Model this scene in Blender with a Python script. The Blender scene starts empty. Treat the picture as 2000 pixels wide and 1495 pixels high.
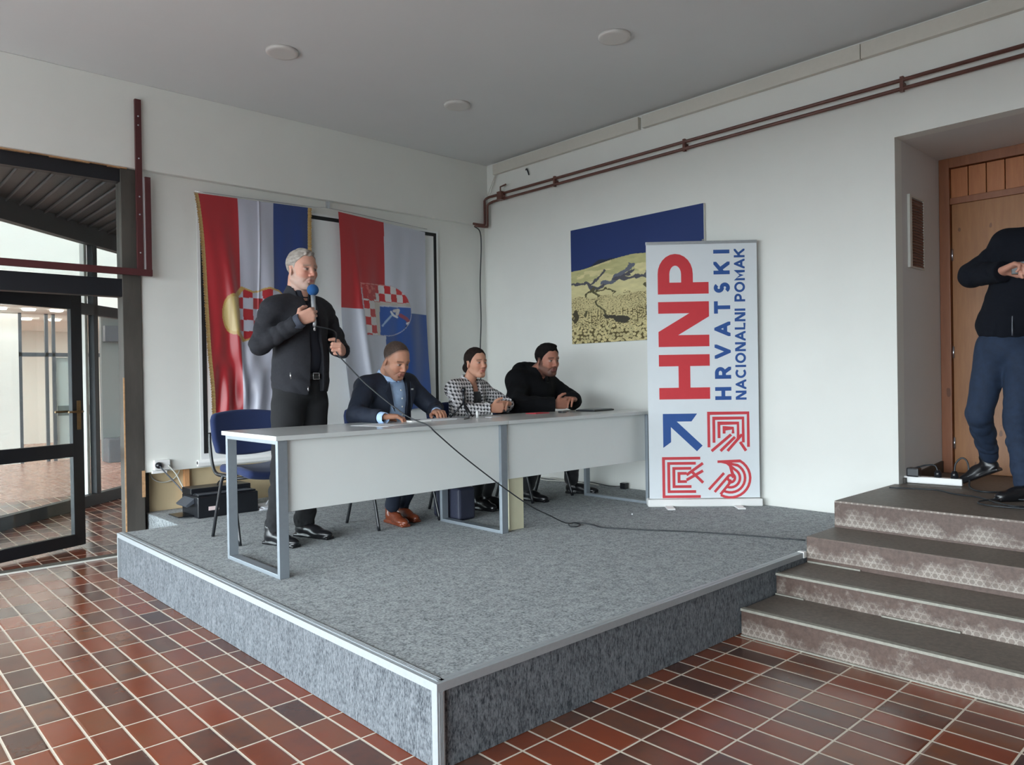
import bpy, bmesh, math, random
import numpy as np
from mathutils import Vector, Matrix

random.seed(7)
rng = np.random.default_rng(11)
SC = bpy.context.scene
COL = SC.collection
PI = math.pi

# ------------------------------------------------------------------ camera
cam_d = bpy.data.cameras.new('camera')
cam_d.sensor_width = 36.0
cam_d.lens = 1472.4 / 2000 * 36.0
cam_d.clip_start = 0.05
cam_d.clip_end = 200
cam = bpy.data.objects.new('camera', cam_d)
COL.objects.link(cam)
_yaw, _pit, _rol = math.radians(47.1766), math.radians(-0.3376), math.radians(-0.9072)
_f = Vector((math.cos(_yaw) * math.cos(_pit), math.sin(_yaw) * math.cos(_pit), math.sin(_pit)))
_r = Vector((math.sin(_yaw), -math.cos(_yaw), 0))
_u = _r.cross(_f)
_r2 = _r * math.cos(_rol) + _u * math.sin(_rol)
_u2 = -_r * math.sin(_rol) + _u * math.cos(_rol)
cam.matrix_world = Matrix(((_r2.x, _u2.x, -_f.x, 0), (_r2.y, _u2.y, -_f.y, 0), (_r2.z, _u2.z, -_f.z, 1.35), (0, 0, 0, 1)))
SC.camera = cam

# ------------------------------------------------------------------ daylight
world = bpy.data.worlds.new('overcast_sky')
SC.world = world
world.use_nodes = True
bg = world.node_tree.nodes['Background']
bg.inputs[0].default_value = (0.84, 0.94, 1.0, 1)
bg.inputs[1].default_value = 17.0

def portal(name, loc, rot, sx, sy):
    l = bpy.data.lights.new(name, 'AREA')
    l.shape = 'RECTANGLE'; l.size = sx; l.size_y = sy
    l.cycles.is_portal = True
    o = bpy.data.objects.new(name, l); COL.objects.link(o)
    o.location = loc; o.rotation_euler = rot
# portals only guide the sampling of the sky through the openings
portal('daylight_window_street', (-3.22, 2.15, 1.35), (0, -PI / 2, 0), 2.5, 7.9)
portal('daylight_lobby_opening', (-4.42, 13.2, 1.6), (0, -PI / 2, 0), 3.2, 13.0)  # unseen lobby side left open so sky light brightens it

def area(name, loc, sx, sy, power, col=(1, .97, .93)):
    l = bpy.data.lights.new(name, 'AREA'); l.shape = 'RECTANGLE'; l.size = sx; l.size_y = sy; l.energy = power; l.color = col
    o = bpy.data.objects.new(name, l); COL.objects.link(o); o.location = loc
# unseen area lights added to brighten the lobby
area('lobby_fill', (3.0, 11.5, 4.55), 8, 4, 80)
area('lobby_fill', (3.5, 17.0, 2.60), 8, 4.5, 230)

SC.view_settings.view_transform = 'Standard'
SC.view_settings.look = 'None'
SC.view_settings.exposure = 0.10
SC.view_settings.gamma = 1.0
SC.view_settings.use_curve_mapping = False
SC.cycles.use_denoising = True
SC.cycles.max_bounces = 10
SC.cycles.diffuse_bounces = 6
SC.cycles.glossy_bounces = 5
SC.cycles.transparent_max_bounces = 16
SC.cycles.sample_clamp_indirect = 6.0
SC.cycles.caustics_reflective = False
SC.cycles.caustics_refractive = False

# ------------------------------------------------------------------ materials
def srgb(r, g, b):
    def c(v):
        v /= 255.0
        return v / 12.92 if v <= 0.04045 else ((v + 0.055) / 1.055) ** 2.4
    return (c(r), c(g), c(b), 1.0)

class NT:
    def __init__(s, name):
        s.m = bpy.data.materials.new(name); s.m.use_nodes = True
        s.t = s.m.node_tree; s.n = s.t.nodes; s.b = s.n['Principled BSDF']
    def node(s, typ, **kw):
        n = s.n.new(typ)
        for k, v in kw.items(): setattr(n, k, v)
        return n
    def link(s, a, b): s.t.links.new(a, b)
    def coord(s, kind='Object', scale=(1, 1, 1)):
        tc = s.node('ShaderNodeTexCoord'); mp = s.node('ShaderNodeMapping')
        mp.inputs['Scale'].default_value = scale
        s.link(tc.outputs[kind], mp.inputs[0]); return mp.outputs[0]
    def math(s, op, a, b=None, c=None):
        n = s.node('ShaderNodeMath', operation=op)
        for i, v in enumerate((a, b, c)):
            if v is None: continue
            if isinstance(v, (int, float)): n.inputs[i].default_value = v
            else: s.link(v, n.inputs[i])
        return n.outputs[0]
    def noise(s, vec, scale, detail=3, rough=.6):
        n = s.node('ShaderNodeTexNoise'); n.inputs['Scale'].default_value = scale
        n.inputs['Detail'].default_value = detail; n.inputs['Roughness'].default_value = rough
        if vec is not None: s.link(vec, n.inputs['Vector'])
        return n.outputs['Fac']
    def ramp(s, fac, stops):
        n = s.node('ShaderNodeValToRGB'); e = n.color_ramp.elements
        while len(e) > 1: e.remove(e[-1])
        e[0].position, e[0].color = stops[0]
        for p, c in stops[1:]:
            x = e.new(p); x.color = c
        s.link(fac, n.inputs[0]); return n.outputs[0]
    def mix(s, fac, a, b):
        n = s.node('ShaderNodeMix', data_type='RGBA')
        for sock, v in ((n.inputs[0], fac), (n.inputs[6], a), (n.inputs[7], b)):
            if isinstance(v, (int, float, tuple)): sock.default_value = v
            else: s.link(v, sock)
        return n.outputs[2]
    def bump(s, h, strength=.3, dist=.01):
        n = s.node('ShaderNodeBump'); n.inputs['Strength'].default_value = strength
        n.inputs['Distance'].default_value = dist
        s.link(h, n.inputs['Height']); s.link(n.outputs[0], s.b.inputs['Normal']); return n
    def set(s, **kw):
        for k, v in kw.items():
            sock = s.b.inputs[k]
            if hasattr(v, 'links') or isinstance(v, bpy.types.NodeSocket): s.link(v, sock)
            else: sock.default_value = v
        return s

MAT = {}
def simple(name, col, rough=.5, metal=0.0, var=.08, scale=30, bump=0.0, bscale=None, stretch=(1, 1, 1), spec=.5, sheen=0):
    """base colour with a little procedural wear"""
    t = NT(name); v = t.coord('Object', stretch)
    n = t.noise(v, scale, 4)
    a = tuple(c * (1 - var) for c in col[:3]) + (1,); b = tuple(min(1, c * (1 + var)) for c in col[:3]) + (1,)
    t.set(**{'Base Color': t.ramp(n, [(.3, a), (.7, b)]), 'Roughness': rough, 'Metallic': metal, 'Specular IOR Level': spec})
    if sheen: t.set(**{'Sheen Weight': sheen})
    if bump: t.bump(t.noise(v, bscale or scale * 3, 4), bump, .004)
    MAT[name] = t.m; return t.m

simple('white_plaster', srgb(226, 227, 222), .85, var=.015, scale=3, bump=.08, bscale=160)
simple('ceiling_paint', srgb(212, 214, 214), .9, var=.012, scale=2, bump=.04, bscale=120)
simple('alcove_plaster', srgb(214, 213, 212), .85, var=.02, scale=3)
simple('white_board', srgb(232, 234, 234), .55, var=.01, scale=4)
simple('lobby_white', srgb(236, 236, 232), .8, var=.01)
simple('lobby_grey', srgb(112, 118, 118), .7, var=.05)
simple('beige_board', srgb(205, 186, 150), .7, var=.06, scale=6, stretch=(1, 1, .3))
simple('stud_wood', srgb(214, 160, 112), .6, var=.1, scale=20, stretch=(6, 6, 1))
simple('dark_frame_paint', srgb(17, 19, 26), .5, var=.12, scale=12)
simple('dark_post_wood', srgb(72, 68, 63), .6, var=.22, scale=9, bump=.3, stretch=(1, 1, .25))
simple('chipped_wood', srgb(190, 150, 110), .8, var=.2, scale=40)
simple('soffit_metal', srgb(27, 28, 32), .5, var=.15, scale=14)
simple('soffit_rib', srgb(76, 78, 82), .5, var=.15, scale=60)
simple('maroon_paint', srgb(80, 37, 39), .45, var=.08, scale=25)
simple('pipe_paint', srgb(102, 66, 58), .4, var=.18, scale=18)
simple('trunking_plastic', srgb(206, 202, 192), .5, var=.02)
simple('aluminium', srgb(196, 202, 206), .38, .65, var=.05, scale=50)
simple('alu_edge', srgb(168, 174, 178), .42, .35, var=.04, scale=50)
simple('table_laminate', srgb(205, 209, 208), .22, var=.012, scale=6)
simple('panel_laminate', srgb(230, 234, 232), .4, var=.01, scale=5)
simple('table_steel', srgb(140, 148, 155), .4, .35, var=.04)
simple('cream_board', srgb(216, 212, 182), .5, var=.02)
simple('chair_blue', srgb(25, 41, 82), .9, var=.1, scale=220, bump=.3, bscale=500, sheen=.1)
simple('chair_blue_back', srgb(44, 64, 120), .6, var=.05)
simple('black_steel', srgb(26, 28, 32), .35, var=.1)
simple('black_plastic', srgb(24, 26, 31), .3, var=.1)
simple('grey_plastic', srgb(75, 80, 88), .35, var=.08)
simple('white_plastic', srgb(238, 238, 236), .35, var=.01)
simple('label_paper', srgb(236, 214, 212), .6, var=.06, scale=90)
simple('paper_white', srgb(232, 234, 238), .7, var=.02)
simple('paper_red', srgb(196, 62, 74), .55, var=.04)
simple('cable_black', srgb(38, 42, 46), .45, var=.05)
simple('cable_white', srgb(205, 205, 198), .5, var=.03)
simple('bronze', srgb(112, 88, 60), .35, .7, var=.1)
simple('brown_leather', srgb(118, 58, 36), .25, var=.18, scale=60, bump=.1)
simple('black_leather', srgb(22, 22, 25), .28, var=.2, scale=60, bump=.1)
simple('black_fabric', srgb(26, 27, 31), .8, var=.12, scale=120, bump=.25, sheen=.2)
simple('jacket_charcoal', srgb(42, 43, 48), .85, var=.12, scale=70, bump=.3, bscale=260, spec=.25)
simple('shirt_navy', srgb(20, 25, 38), .8, var=.1, scale=200)
simple('shirt_grey', srgb(62, 68, 82), .8, var=.06, scale=200)
simple('trouser_black', srgb(21, 22, 25), .88, var=.15, scale=80)
simple('suit_navy', srgb(24, 33, 50), .75, var=.1, scale=150, bump=.2, bscale=400)
simple('shirt_blue', srgb(176, 204, 240), .75, var=.04, scale=60)
simple('hoodie_black', srgb(16, 17, 20), .92, var=.12, scale=100, bump=.3, spec=.2)
simple('hoodie_navy', srgb(17, 20, 28), .92, var=.12, scale=100, bump=.3, spec=.2)
simple('denim_blue', srgb(25, 41, 64), .85, var=.2, scale=26, bump=.25, bscale=300)
simple('hair_grey', srgb(158, 150, 142), .6, var=.4, scale=70, bump=.5, bscale=150, stretch=(.35, .35, 1))
simple('hair_brown', srgb(74, 58, 50), .6, var=.35, scale=90, bump=.4, bscale=150)
simple('hair_dark', srgb(34, 25, 22), .75, var=.35, scale=80, bump=.5, bscale=150, stretch=(1, 1, .4), spec=.2)
simple('hair_black', srgb(18, 15, 15), .8, var=.3, scale=90, bump=.4, bscale=150, spec=.15)
simple('eye_white', srgb(214, 206, 200), .2, var=.01)
simple('eye_dark', srgb(36, 26, 22), .1, var=.05)
simple('mic_foam', srgb(32, 84, 140), .95, var=.1, scale=300, bump=.5, bscale=600)
simple('belt_steel', srgb(180, 182, 184), .25, .9, var=.02)
simple('banner_fabric', srgb(222, 228, 232), .55, var=.012, scale=8)
simple('banner_red', srgb(205, 66, 74), .55, var=.03, scale=20)
simple('banner_blue', srgb(44, 84, 150), .55, var=.03, scale=20)
simple('screen_black', srgb(24, 25, 28), .7, var=.05)
simple('screen_white', srgb(230, 232, 232), .8, var=.008)
simple('lamp_diffuser', srgb(214, 212, 216), .6, var=.01)
simple('lamp_rim', srgb(208, 206, 202), .5, var=.01)
simple('canvas_edge', srgb(214, 214, 208), .7, var=.02)
simple('lettering_red', srgb(206, 58, 66), .5, var=.02)
simple('bag_navy', srgb(40, 44, 62), .6, var=.12, scale=50)
simple('aged_cement', srgb(150, 148, 138), .8, var=.15, scale=50)
simple('steel_ring', srgb(200, 200, 205), .2, .9, var=.02)
simple('pavement', srgb(122, 124, 124), .9, var=.1)

def vcol(name, rough=.7, sheen=0, bump=0, sss=0, spec=.4):
    t = NT(name); a = t.node('ShaderNodeVertexColor'); a.layer_name = 'Col'
    n = t.noise(t.coord('Object'), 180, 3)
    c = t.mix(t.math('MULTIPLY', n, .14), a.outputs['Color'], (0.02, 0.02, 0.02, 1))
    t.set(**{'Base Color': c, 'Roughness': rough, 'Specular IOR Level': spec})
    if sheen: t.set(**{'Sheen Weight': sheen})
    if sss: t.set(**{'Subsurface Weight': sss, 'Subsurface Radius': (.012, .005, .003), 'Subsurface Scale': .5})
    if bump: t.bump(t.noise(t.coord('Object'), 300, 3), bump, .003)
    MAT[name] = t.m; return t.m
vcol('skin', .5, sss=.12, bump=.05)
vcol('satin_flag', .42, sheen=.4, spec=.6)
vcol('printed_canvas', .6)
vcol('houndstooth_wool', .85, bump=.2)

def glass_mat():
    t = NT('window_glass')
    tr = t.node('ShaderNodeBsdfTransparent'); tr.inputs[0].default_value = (.93, .955, .95, 1)
    gl = t.node('ShaderNodeBsdfGlossy'); gl.inputs['Roughness'].default_value = .02
    lw = t.node('ShaderNodeLayerWeight'); lw.inputs[0].default_value = .5
    fac = t.math('ADD', t.math('MULTIPLY', t.math('POWER', lw.outputs['Facing'], 4.0), .35), .03)
    mx = t.node('ShaderNodeMixShader')
    t.link(fac, mx.inputs[0]); t.link(tr.outputs[0], mx.inputs[1]); t.link(gl.outputs[0], mx.inputs[2])
    t.link(mx.outputs[0], t.n['Material Output'].inputs[0])
    MAT['window_glass'] = t.m
glass_mat()

def emis(name, col, st):
    t = NT(name); t.set(**{'Base Color': col, 'Emission Color': col, 'Emission Strength': st}); MAT[name] = t.m
emis('lamp_reflection_glow', (1, .97, .92, 1), 9.0)

def tile_mat(name, cols, grout, rough=(.12, .3), pitchx=.1235, pitchy=.2490, ox=1.984, oy=1.982, gw=.0095):
    t = NT(name)
    tc = t.node('ShaderNodeTexCoord'); sp = t.node('ShaderNodeSeparateXYZ'); t.link(tc.outputs['Object'], sp.inputs[0])
    w = t.noise(tc.outputs['Object'], 2.2, 2)
    wob = t.math('MULTIPLY', t.math('SUBTRACT', w, .5), .006)
    def axis(o, off, p):
        q = t.math('DIVIDE', t.math('ADD', t.math('SUBTRACT', o, off), wob), p)
        cell = t.math('FLOOR', q); fr = t.math('SUBTRACT', q, cell)
        d = t.math('MULTIPLY', t.math('SUBTRACT', .5, t.math('ABSOLUTE', t.math('SUBTRACT', fr, .5))), p)
        return cell, d
    cx, dx = axis(sp.outputs[0], ox, pitchx); cy, dy = axis(sp.outputs[1], oy, pitchy)
    # grout between short sides (wide, along Y) and long sides
    mx = t.math('LESS_THAN', dx, gw * .5); my = t.math('LESS_THAN', dy, gw * .42)
    g = t.math('MAXIMUM', mx, my)
    cb = t.node('ShaderNodeCombineXYZ'); t.link(cx, cb.inputs[0]); t.link(cy, cb.inputs[1])
    wn = t.node('ShaderNodeTexWhiteNoise'); wn.noise_dimensions = '2D'; t.link(cb.outputs[0], wn.inputs['Vector'])
    n2 = t.noise(tc.outputs['Object'], 9, 4)
    v = t.math('ADD', t.math('MULTIPLY', wn.outputs['Value'], .8), t.math('MULTIPLY', n2, .28))
    base = t.ramp(v, cols)
    gn = t.noise(tc.outputs['Object'], 60, 4)
    gc = t.mix(gn, tuple(c * .72 for c in grout[:3]) + (1,), grout)
    t.set(**{'Base Color': t.mix(g, base, gc)})
    r = t.math('ADD', t.math('MULTIPLY', n2, rough[1] - rough[0]), rough[0])
    t.set(**{'Roughness': t.math('ADD', t.math('MULTIPLY', g, .4), r)})
    dmin = t.math('MINIMUM', dx, dy)
    edge = t.math('MINIMUM', t.math('DIVIDE', dmin, gw * 1.3), 1.0)
    wn3 = t.noise(tc.outputs['Object'], 22, 2)
    tilt = t.math('MULTIPLY', t.math('SUBTRACT', wn3, .5), .35)
    t.bump(t.math('ADD', edge, tilt), .35, .003)
    MAT[name] = t.m; return t.m
tile_mat('clinker_tile', [(.05, srgb(66, 52, 50)), (.22, srgb(88, 58, 48)), (.42, srgb(118, 64, 46)), (.62, srgb(134, 66, 42)), (.8, srgb(124, 74, 50)), (1.0, srgb(80, 66, 62))], srgb(228, 216, 198))
tile_mat('lobby_tile', [(.1, srgb(176, 128, 112)), (.6, srgb(196, 150, 132)), (1.0, srgb(186, 140, 124))], srgb(206, 180, 166), (.2, .35))

def carpet(name, light, dark, stretch):
    t = NT(name); v = t.coord('Object', stretch)
    n = t.noise(v, 90, 5, .75); n2 = t.noise(v, 22, 4, .7)
    f = t.math('ADD', t.math('MULTIPLY', n, .72), t.math('MULTIPLY', n2, .28))
    t.set(**{'Base Color': t.ramp(f, [(.40, dark), (.49, tuple((a + b) / 2 for a, b in zip(light, dark))), (.60, light)]), 'Roughness': .95, 'Specular IOR Level': .15, 'Sheen Weight': .15})
    t.bump(n, .5, .004); MAT[name] = t.m
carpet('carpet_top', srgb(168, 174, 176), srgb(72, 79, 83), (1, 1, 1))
carpet('carpet_side', srgb(122, 127, 132), srgb(43, 49, 56), (1.6, 1.6, .55))  # same carpet, darkened to put the sides' shade into the colour

def stair_mat():
    t = NT('embossed_rubber')
    tc = t.node('ShaderNodeTexCoord'); sp = t.node('ShaderNodeSeparateXYZ'); t.link(tc.outputs['Object'], sp.inputs[0])
    geo = t.node('ShaderNodeNewGeometry'); gs = t.node('ShaderNodeSeparateXYZ'); t.link(geo.outputs['Normal'], gs.inputs[0])
    up = t.math('GREATER_THAN', gs.outputs[2], .6)
    # rings in a hexagonal grid on (y, z) for risers
    p = .034
    def ringgrid(offy, offz):
        a = t.math('SUBTRACT', t.math('FRACT', t.math('DIVIDE', t.math('ADD', sp.outputs[1], offy), p)), .5)
        b = t.math('SUBTRACT', t.math('FRACT', t.math('DIVIDE', t.math('ADD', sp.outputs[2], offz), p * 1.732)), .5)
        b2 = t.math('MULTIPLY', b, 1.732)
        return t.math('SQRT', t.math('ADD', t.math('MULTIPLY', a, a), t.math('MULTIPLY', b2, b2)))
    d = t.math('MINIMUM', ringgrid(0, 0), ringgrid(p / 2, p * .866))
    ring = t.math('LESS_THAN', t.math('ABSOLUTE', t.math('SUBTRACT', d, .43)), .075)
    n = t.noise(tc.outputs['Object'], 7, 5, .7); n2 = t.noise(tc.outputs['Object'], 45, 4, .7)
    low = t.math('FRACT', t.math('DIVIDE', t.math('ADD', sp.outputs[2], .001), .1385))
    msk = t.node('ShaderNodeMapRange'); t.link(t.math('ADD', t.math('MULTIPLY', n, 1.15), t.math('MULTIPLY', t.math('SUBTRACT', .5, low), .42)), msk.inputs[0])
    msk.inputs[1].default_value = .52; msk.inputs[2].default_value = .80; mask = msk.outputs[0]
    riser = t.math('SUBTRACT', 1.0, up)
    base = t.ramp(n2, [(.3, srgb(74, 58, 52)), (.7, srgb(98, 79, 70))])
    worn = t.mix(t.math('MULTIPLY', t.math('MULTIPLY', mask, riser), t.math('ADD', .30, t.math('MULTIPLY', ring, .38))), base, srgb(178, 170, 160))
    tread = t.ramp(n2, [(.3, srgb(98, 90, 83)), (.7, srgb(122, 112, 103))])
    t.set(**{'Base Color': t.mix(up, worn, tread), 'Roughness': .55})
    t.bump(t.math('ADD', ring, n2), .25, .002)
    MAT['embossed_rubber'] = t.m
stair_mat()

def wood_mat(name, a, b):
    t = NT(name); v = t.coord('Object', (1, 9, .9))
    n = t.noise(v, 3.0, 5, .65); k = t.noise(t.coord('Object', (1, 3, 1.4)), 3.2, 2)
    c = t.ramp(n, [(.3, a), (.7, b)])
    knot = t.math('GREATER_THAN', k, .71)
    t.set(**{'Base Color': t.mix(t.math('MULTIPLY', knot, .55), c, srgb(70, 38, 24)), 'Roughness': .45})
    MAT[name] = t.m
wood_mat('pine_door', srgb(142, 92, 50), srgb(160, 108, 62))
wood_mat('pine_frame', srgb(128, 76, 48), srgb(144, 90, 58))
wood_mat('pine_boards', srgb(162, 96, 54), srgb(182, 116, 68))

# ------------------------------------------------------------------ mesh helpers
class MB:
    def __init__(s): s.v = []; s.f = []; s.sm = []; s.mi = []
    def add(s, vs, fs, smooth=False, mi=0):
        o = len(s.v); s.v += [tuple(v) for v in vs]
        s.f += [tuple(i + o for i in f) for f in fs]; s.sm += [smooth] * len(fs); s.mi += [mi] * len(fs)
        return s
    def box(s, x0, y0, z0, x1, y1, z1, mi=0):
        vs = [(x, y, z) for x in (x0, x1) for y in (y0, y1) for z in (z0, z1)]
        return s.add(vs, [(0, 1, 3, 2), (4, 6, 7, 5), (0, 4, 5, 1), (2, 3, 7, 6), (0, 2, 6, 4), (1, 5, 7, 3)], mi=mi)
    def obox(s, c, ax, ay, az, mi=0):
        """box by centre and three half-extent vectors"""
        c, ax, ay, az = map(Vector, (c, ax, ay, az))
        vs = [c + ax * i + ay * j + az * k for i in (-1, 1) for j in (-1, 1) for k in (-1, 1)]
        return s.add(vs, [(0, 1, 3, 2), (4, 6, 7, 5), (0, 4, 5, 1), (2, 3, 7, 6), (0, 2, 6, 4), (1, 5, 7, 3)], mi=mi)
    def prism(s, pts, ext, mi=0):
        """polygon pts (3D) extruded by vector"""
        n = len(pts); e = Vector(ext); a = [Vector(p) for p in pts]; b = [p + e for p in a]
        fs = [tuple(range(n))[::-1], tuple(range(n, 2 * n))] + [(i, (i + 1) % n, (i + 1) % n + n, i + n) for i in range(n)]
        return s.add(a + b, fs, mi=mi)
    def tube(s, pts, r, n=10, closed=False, mi=0, flat=None):
        pts = [Vector(p) for p in pts]; m = len(pts); vs = []; fs = []
        rr = r if isinstance(r, (list, tuple)) else [r] * m
        prev = None
        for i, p in enumerate(pts):
            if closed: d = pts[(i + 1) % m] - pts[i - 1]
            else: d = pts[min(i + 1, m - 1)] - pts[max(i - 1, 0)]
            d.normalize()
            if prev is None:
                a = d.cross(Vector((0, 0, 1)))
                if a.length < .1: a = d.cross(Vector((1, 0, 0)))
            else: a = prev - d * prev.dot(d)
            a.normalize(); prev = a; b = d.cross(a)
            for k in range(n):
                th = 2 * PI * k / n; q = math.cos(th) * a * (flat or 1) + math.sin(th) * b
                vs.append(p + q * rr[i])
        for i in range(m if closed else m - 1):
            j = (i + 1) % m
            for k in range(n):
                l = (k + 1) % n; fs.append((i * n + k, i * n + l, j * n + l, j * n + k))
        s.add(vs, fs, True, mi)
        if not closed:
            o = len(s.v) - len(vs); s.f += [tuple(o + k for k in range(n))[::-1], tuple(o + (m - 1) * n + k for k in range(n))]
            s.sm += [False, False]; s.mi += [mi, mi]
        return s
    def lathe(s, prof, c=(0, 0, 0), n=28, R=None, mi=0, smooth=True):
        vs = []; fs = []; c = Vector(c); R = R or Matrix.Identity(3)
        for r, z in prof:
            for k in range(n):
                th = 2 * PI * k / n; vs.append(c + R @ Vector((r * math.cos(th), r * math.sin(th), z)))
        for i in range(len(prof) - 1):
            for k in range(n):
                l = (k + 1) % n; fs.append((i * n + k, i * n + l, (i + 1) * n + l, (i + 1) * n + k))
        s.add(vs, fs, smooth, mi)
        o = len(s.v) - len(vs)
        if prof[0][0] > 1e-5: s.f.append(tuple(o + k for k in range(n))[::-1]); s.sm.append(False); s.mi.append(mi)
        if prof[-1][0] > 1e-5: s.f.append(tuple(o + (len(prof) - 1) * n + k for k in range(n))); s.sm.append(False); s.mi.append(mi)
        return s
    def ball(s, c, r, n=16, mi=0, sc=(1, 1, 1)):
        prof = [(max(1e-6, r * math.sin(PI * i / n)), -r * math.cos(PI * i / n)) for i in range(n + 1)]
        R = Matrix.Diagonal(Vector(sc)); return s.lathe(prof, c, 2 * n, R, mi)
    def strip(s, pts, w, nrm, th, mi=0):
        """flat ribbon of width w along pts lying in the plane with normal nrm, thickness th"""
        pts = [Vector(p) for p in pts]; nrm = Vector(nrm).normalized(); L = []; Rr = []
        for i, p in enumerate(pts):
            d = (pts[min(i + 1, len(pts) - 1)] - pts[max(i - 1, 0)]).normalized(); side = nrm.cross(d)
            if 0 < i < len(pts) - 1:
                d0 = (pts[i] - pts[i - 1]).normalized(); k = nrm.cross(d0).dot(side); side = side / max(.35, k)
            L.append(p + side * w / 2); Rr.append(p - side * w / 2)
        for i in range(len(pts) - 1):
            s.prism([L[i], L[i + 1], Rr[i + 1], Rr[i]], nrm * th, mi)
        return s
    def build(s, name, mats, parent=None, origin=None, bevel=0.0, seg=2, smooth_angle=None):
        base = root_loc(parent) if parent else (Vector(origin) if origin is not None else None)
        if base is None:
            a = np.array(s.v); base = Vector(((a[:, 0].min() + a[:, 0].max()) / 2, (a[:, 1].min() + a[:, 1].max()) / 2, a[:, 2].min()))
        me = bpy.data.meshes.new(name)
        me.from_pydata([(v[0] - base.x, v[1] - base.y, v[2] - base.z) for v in s.v], [], s.f)
        bm = bmesh.new(); bm.from_mesh(me)
        for f, sm, mi in zip(bm.faces, s.sm, s.mi): f.smooth = sm; f.material_index = mi
        bmesh.ops.recalc_face_normals(bm, faces=bm.faces)
        if bevel:
            es = [e for e in bm.edges if len(e.link_faces) == 2 and e.calc_face_angle(0) > .6]
            bmesh.ops.bevel(bm, geom=es, offset=bevel, segments=seg, affect='EDGES', profile=.6, clamp_overlap=True)
        bm.to_mesh(me); bm.free()
        for m in (mats if isinstance(mats, (list, tuple)) else [mats]): me.materials.append(MAT[m])
        o = bpy.data.objects.new(name, me); COL.objects.link(o)
        if parent: o.parent = parent
        else: o.location = base
        return o

ROOTLOC = {}
def root_loc(o):
    while o.parent: o = o.parent
    return Vector(o.location) if o.name not in ROOTLOC else ROOTLOC[o.name]

def tag(o, label, cat, group=None, kind=None):
    o['label'] = label; o['category'] = cat
    if group: o['group'] = group
    if kind: o['kind'] = kind
    return o
def thing(name, loc, label, cat, group=None):
    o = bpy.data.objects.new(name, None); COL.objects.link(o); o.location = loc; o.empty_display_size = .1
    return tag(o, label, cat, group)
def struct(o, label=None):
    o['kind'] = 'structure'
    if label: o['label'] = label
    return o
def copy_tree(o, parent=None):
    c = o.copy(); COL.objects.link(c); c.parent = parent
    for ch in [x for x in o.children]: copy_tree(ch, c)
    return c
def spline(pts, n=8):
    """Catmull-Rom through points"""
    P = [Vector(p) for p in pts]; P = [P[0] * 2 - P[1]] + P + [P[-1] * 2 - P[-2]]; out = []
    for i in range(1, len(P) - 2):
        for k in range(n):
            t = k / n; a, b, c, d = P[i - 1:i + 3]
            out.append(.5 * ((2 * b) + (c - a) * t + (2 * a - 5 * b + 4 * c - d) * t * t + (3 * b - a - 3 * c + d) * t ** 3))
    out.append(P[-2]); return out
def vgrid(name, XYZ, cols, mat, parent=None, origin=None, thick=0.0):
    """grid mesh (ny,nx,3) with vertex colours (ny,nx,3) linear"""
    ny, nx = XYZ.shape[:2]; base = root_loc(parent) if parent else Vector(origin)
    V = XYZ.reshape(-1, 3) - np.array(base)[None]
    idx = np.arange(ny * nx).reshape(ny, nx)
    Q = np.stack([idx[:-1, :-1], idx[:-1, 1:], idx[1:, 1:], idx[1:, :-1]], -1).reshape(-1, 4)
    C = cols.reshape(-1, 3)
    o = np_mesh(name, V, Q, C, mat, parent, base)
    if thick:
        md = o.modifiers.new('cloth_thickness', 'SOLIDIFY'); md.thickness = thick; md.offset = 0
    return o
def np_mesh(name, V, Q, C, mat, parent, base):
    me = bpy.data.meshes.new(name)
    me.vertices.add(len(V)); me.vertices.foreach_set('co', V.astype(np.float32).ravel())
    me.loops.add(Q.size); me.loops.foreach_set('vertex_index', Q.astype(np.int32).ravel())
    me.polygons.add(len(Q)); me.polygons.foreach_set('loop_start', (np.arange(len(Q)) * 4).astype(np.int32))
    me.polygons.foreach_set('loop_total', np.full(len(Q), 4, np.int32))
    me.polygons.foreach_set('use_smooth', np.ones(len(Q), bool))
    me.update(calc_edges=True); me.validate()
    if C is not None:
        a = me.color_attributes.new('Col', 'FLOAT_COLOR', 'POINT')
        a.data.foreach_set('color', np.concatenate([C, np.ones((len(C), 1))], 1).astype(np.float32).ravel())
    me.materials.append(MAT[mat])
    o = bpy.data.objects.new(name, me); COL.objects.link(o)
    if parent: o.parent = parent
    else: o.location = base
    return o
# ------------------------------------------------------------------ the setting
X0, Y0, ZC, HS = 5.55, 6.40, 3.72, 0.308

def add(name, mat, fn, parent=None, bevel=0, origin=None, seg=2):
    m = MB(); fn(m); return m.build(name, mat, parent, origin, bevel, seg)
def boxes(name, mat, bl, parent=None, bevel=0, origin=None):
    m = MB()
    for b in bl: m.box(*b)
    return m.build(name, mat, parent, origin, bevel)

struct(boxes('floor', 'clinker_tile', [(-3.4, -9.1, -.12, 5.7, 6.52, 0)], origin=(0, 0, 0)))
# keep the tile grid in world coordinates
struct(boxes('floor_vestibule', 'clinker_tile', [(-4.6, 6.52, -.12, 8.5, 10.4, 0)], origin=(0, 0, 0)))
struct(boxes('floor_lobby', 'lobby_tile', [(-4.6, 10.4, -.12, 9.5, 20.5, 0)], origin=(0, 0, 0)))
struct(boxes('ceiling', 'ceiling_paint', [(-4.6, -9.1, ZC, 6.7, 6.55, ZC + .15)]))
struct(boxes('wall_back', 'lobby_grey', [(-4.6, -9.1, 0, 5.7, -8.95, ZC)]))
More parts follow.
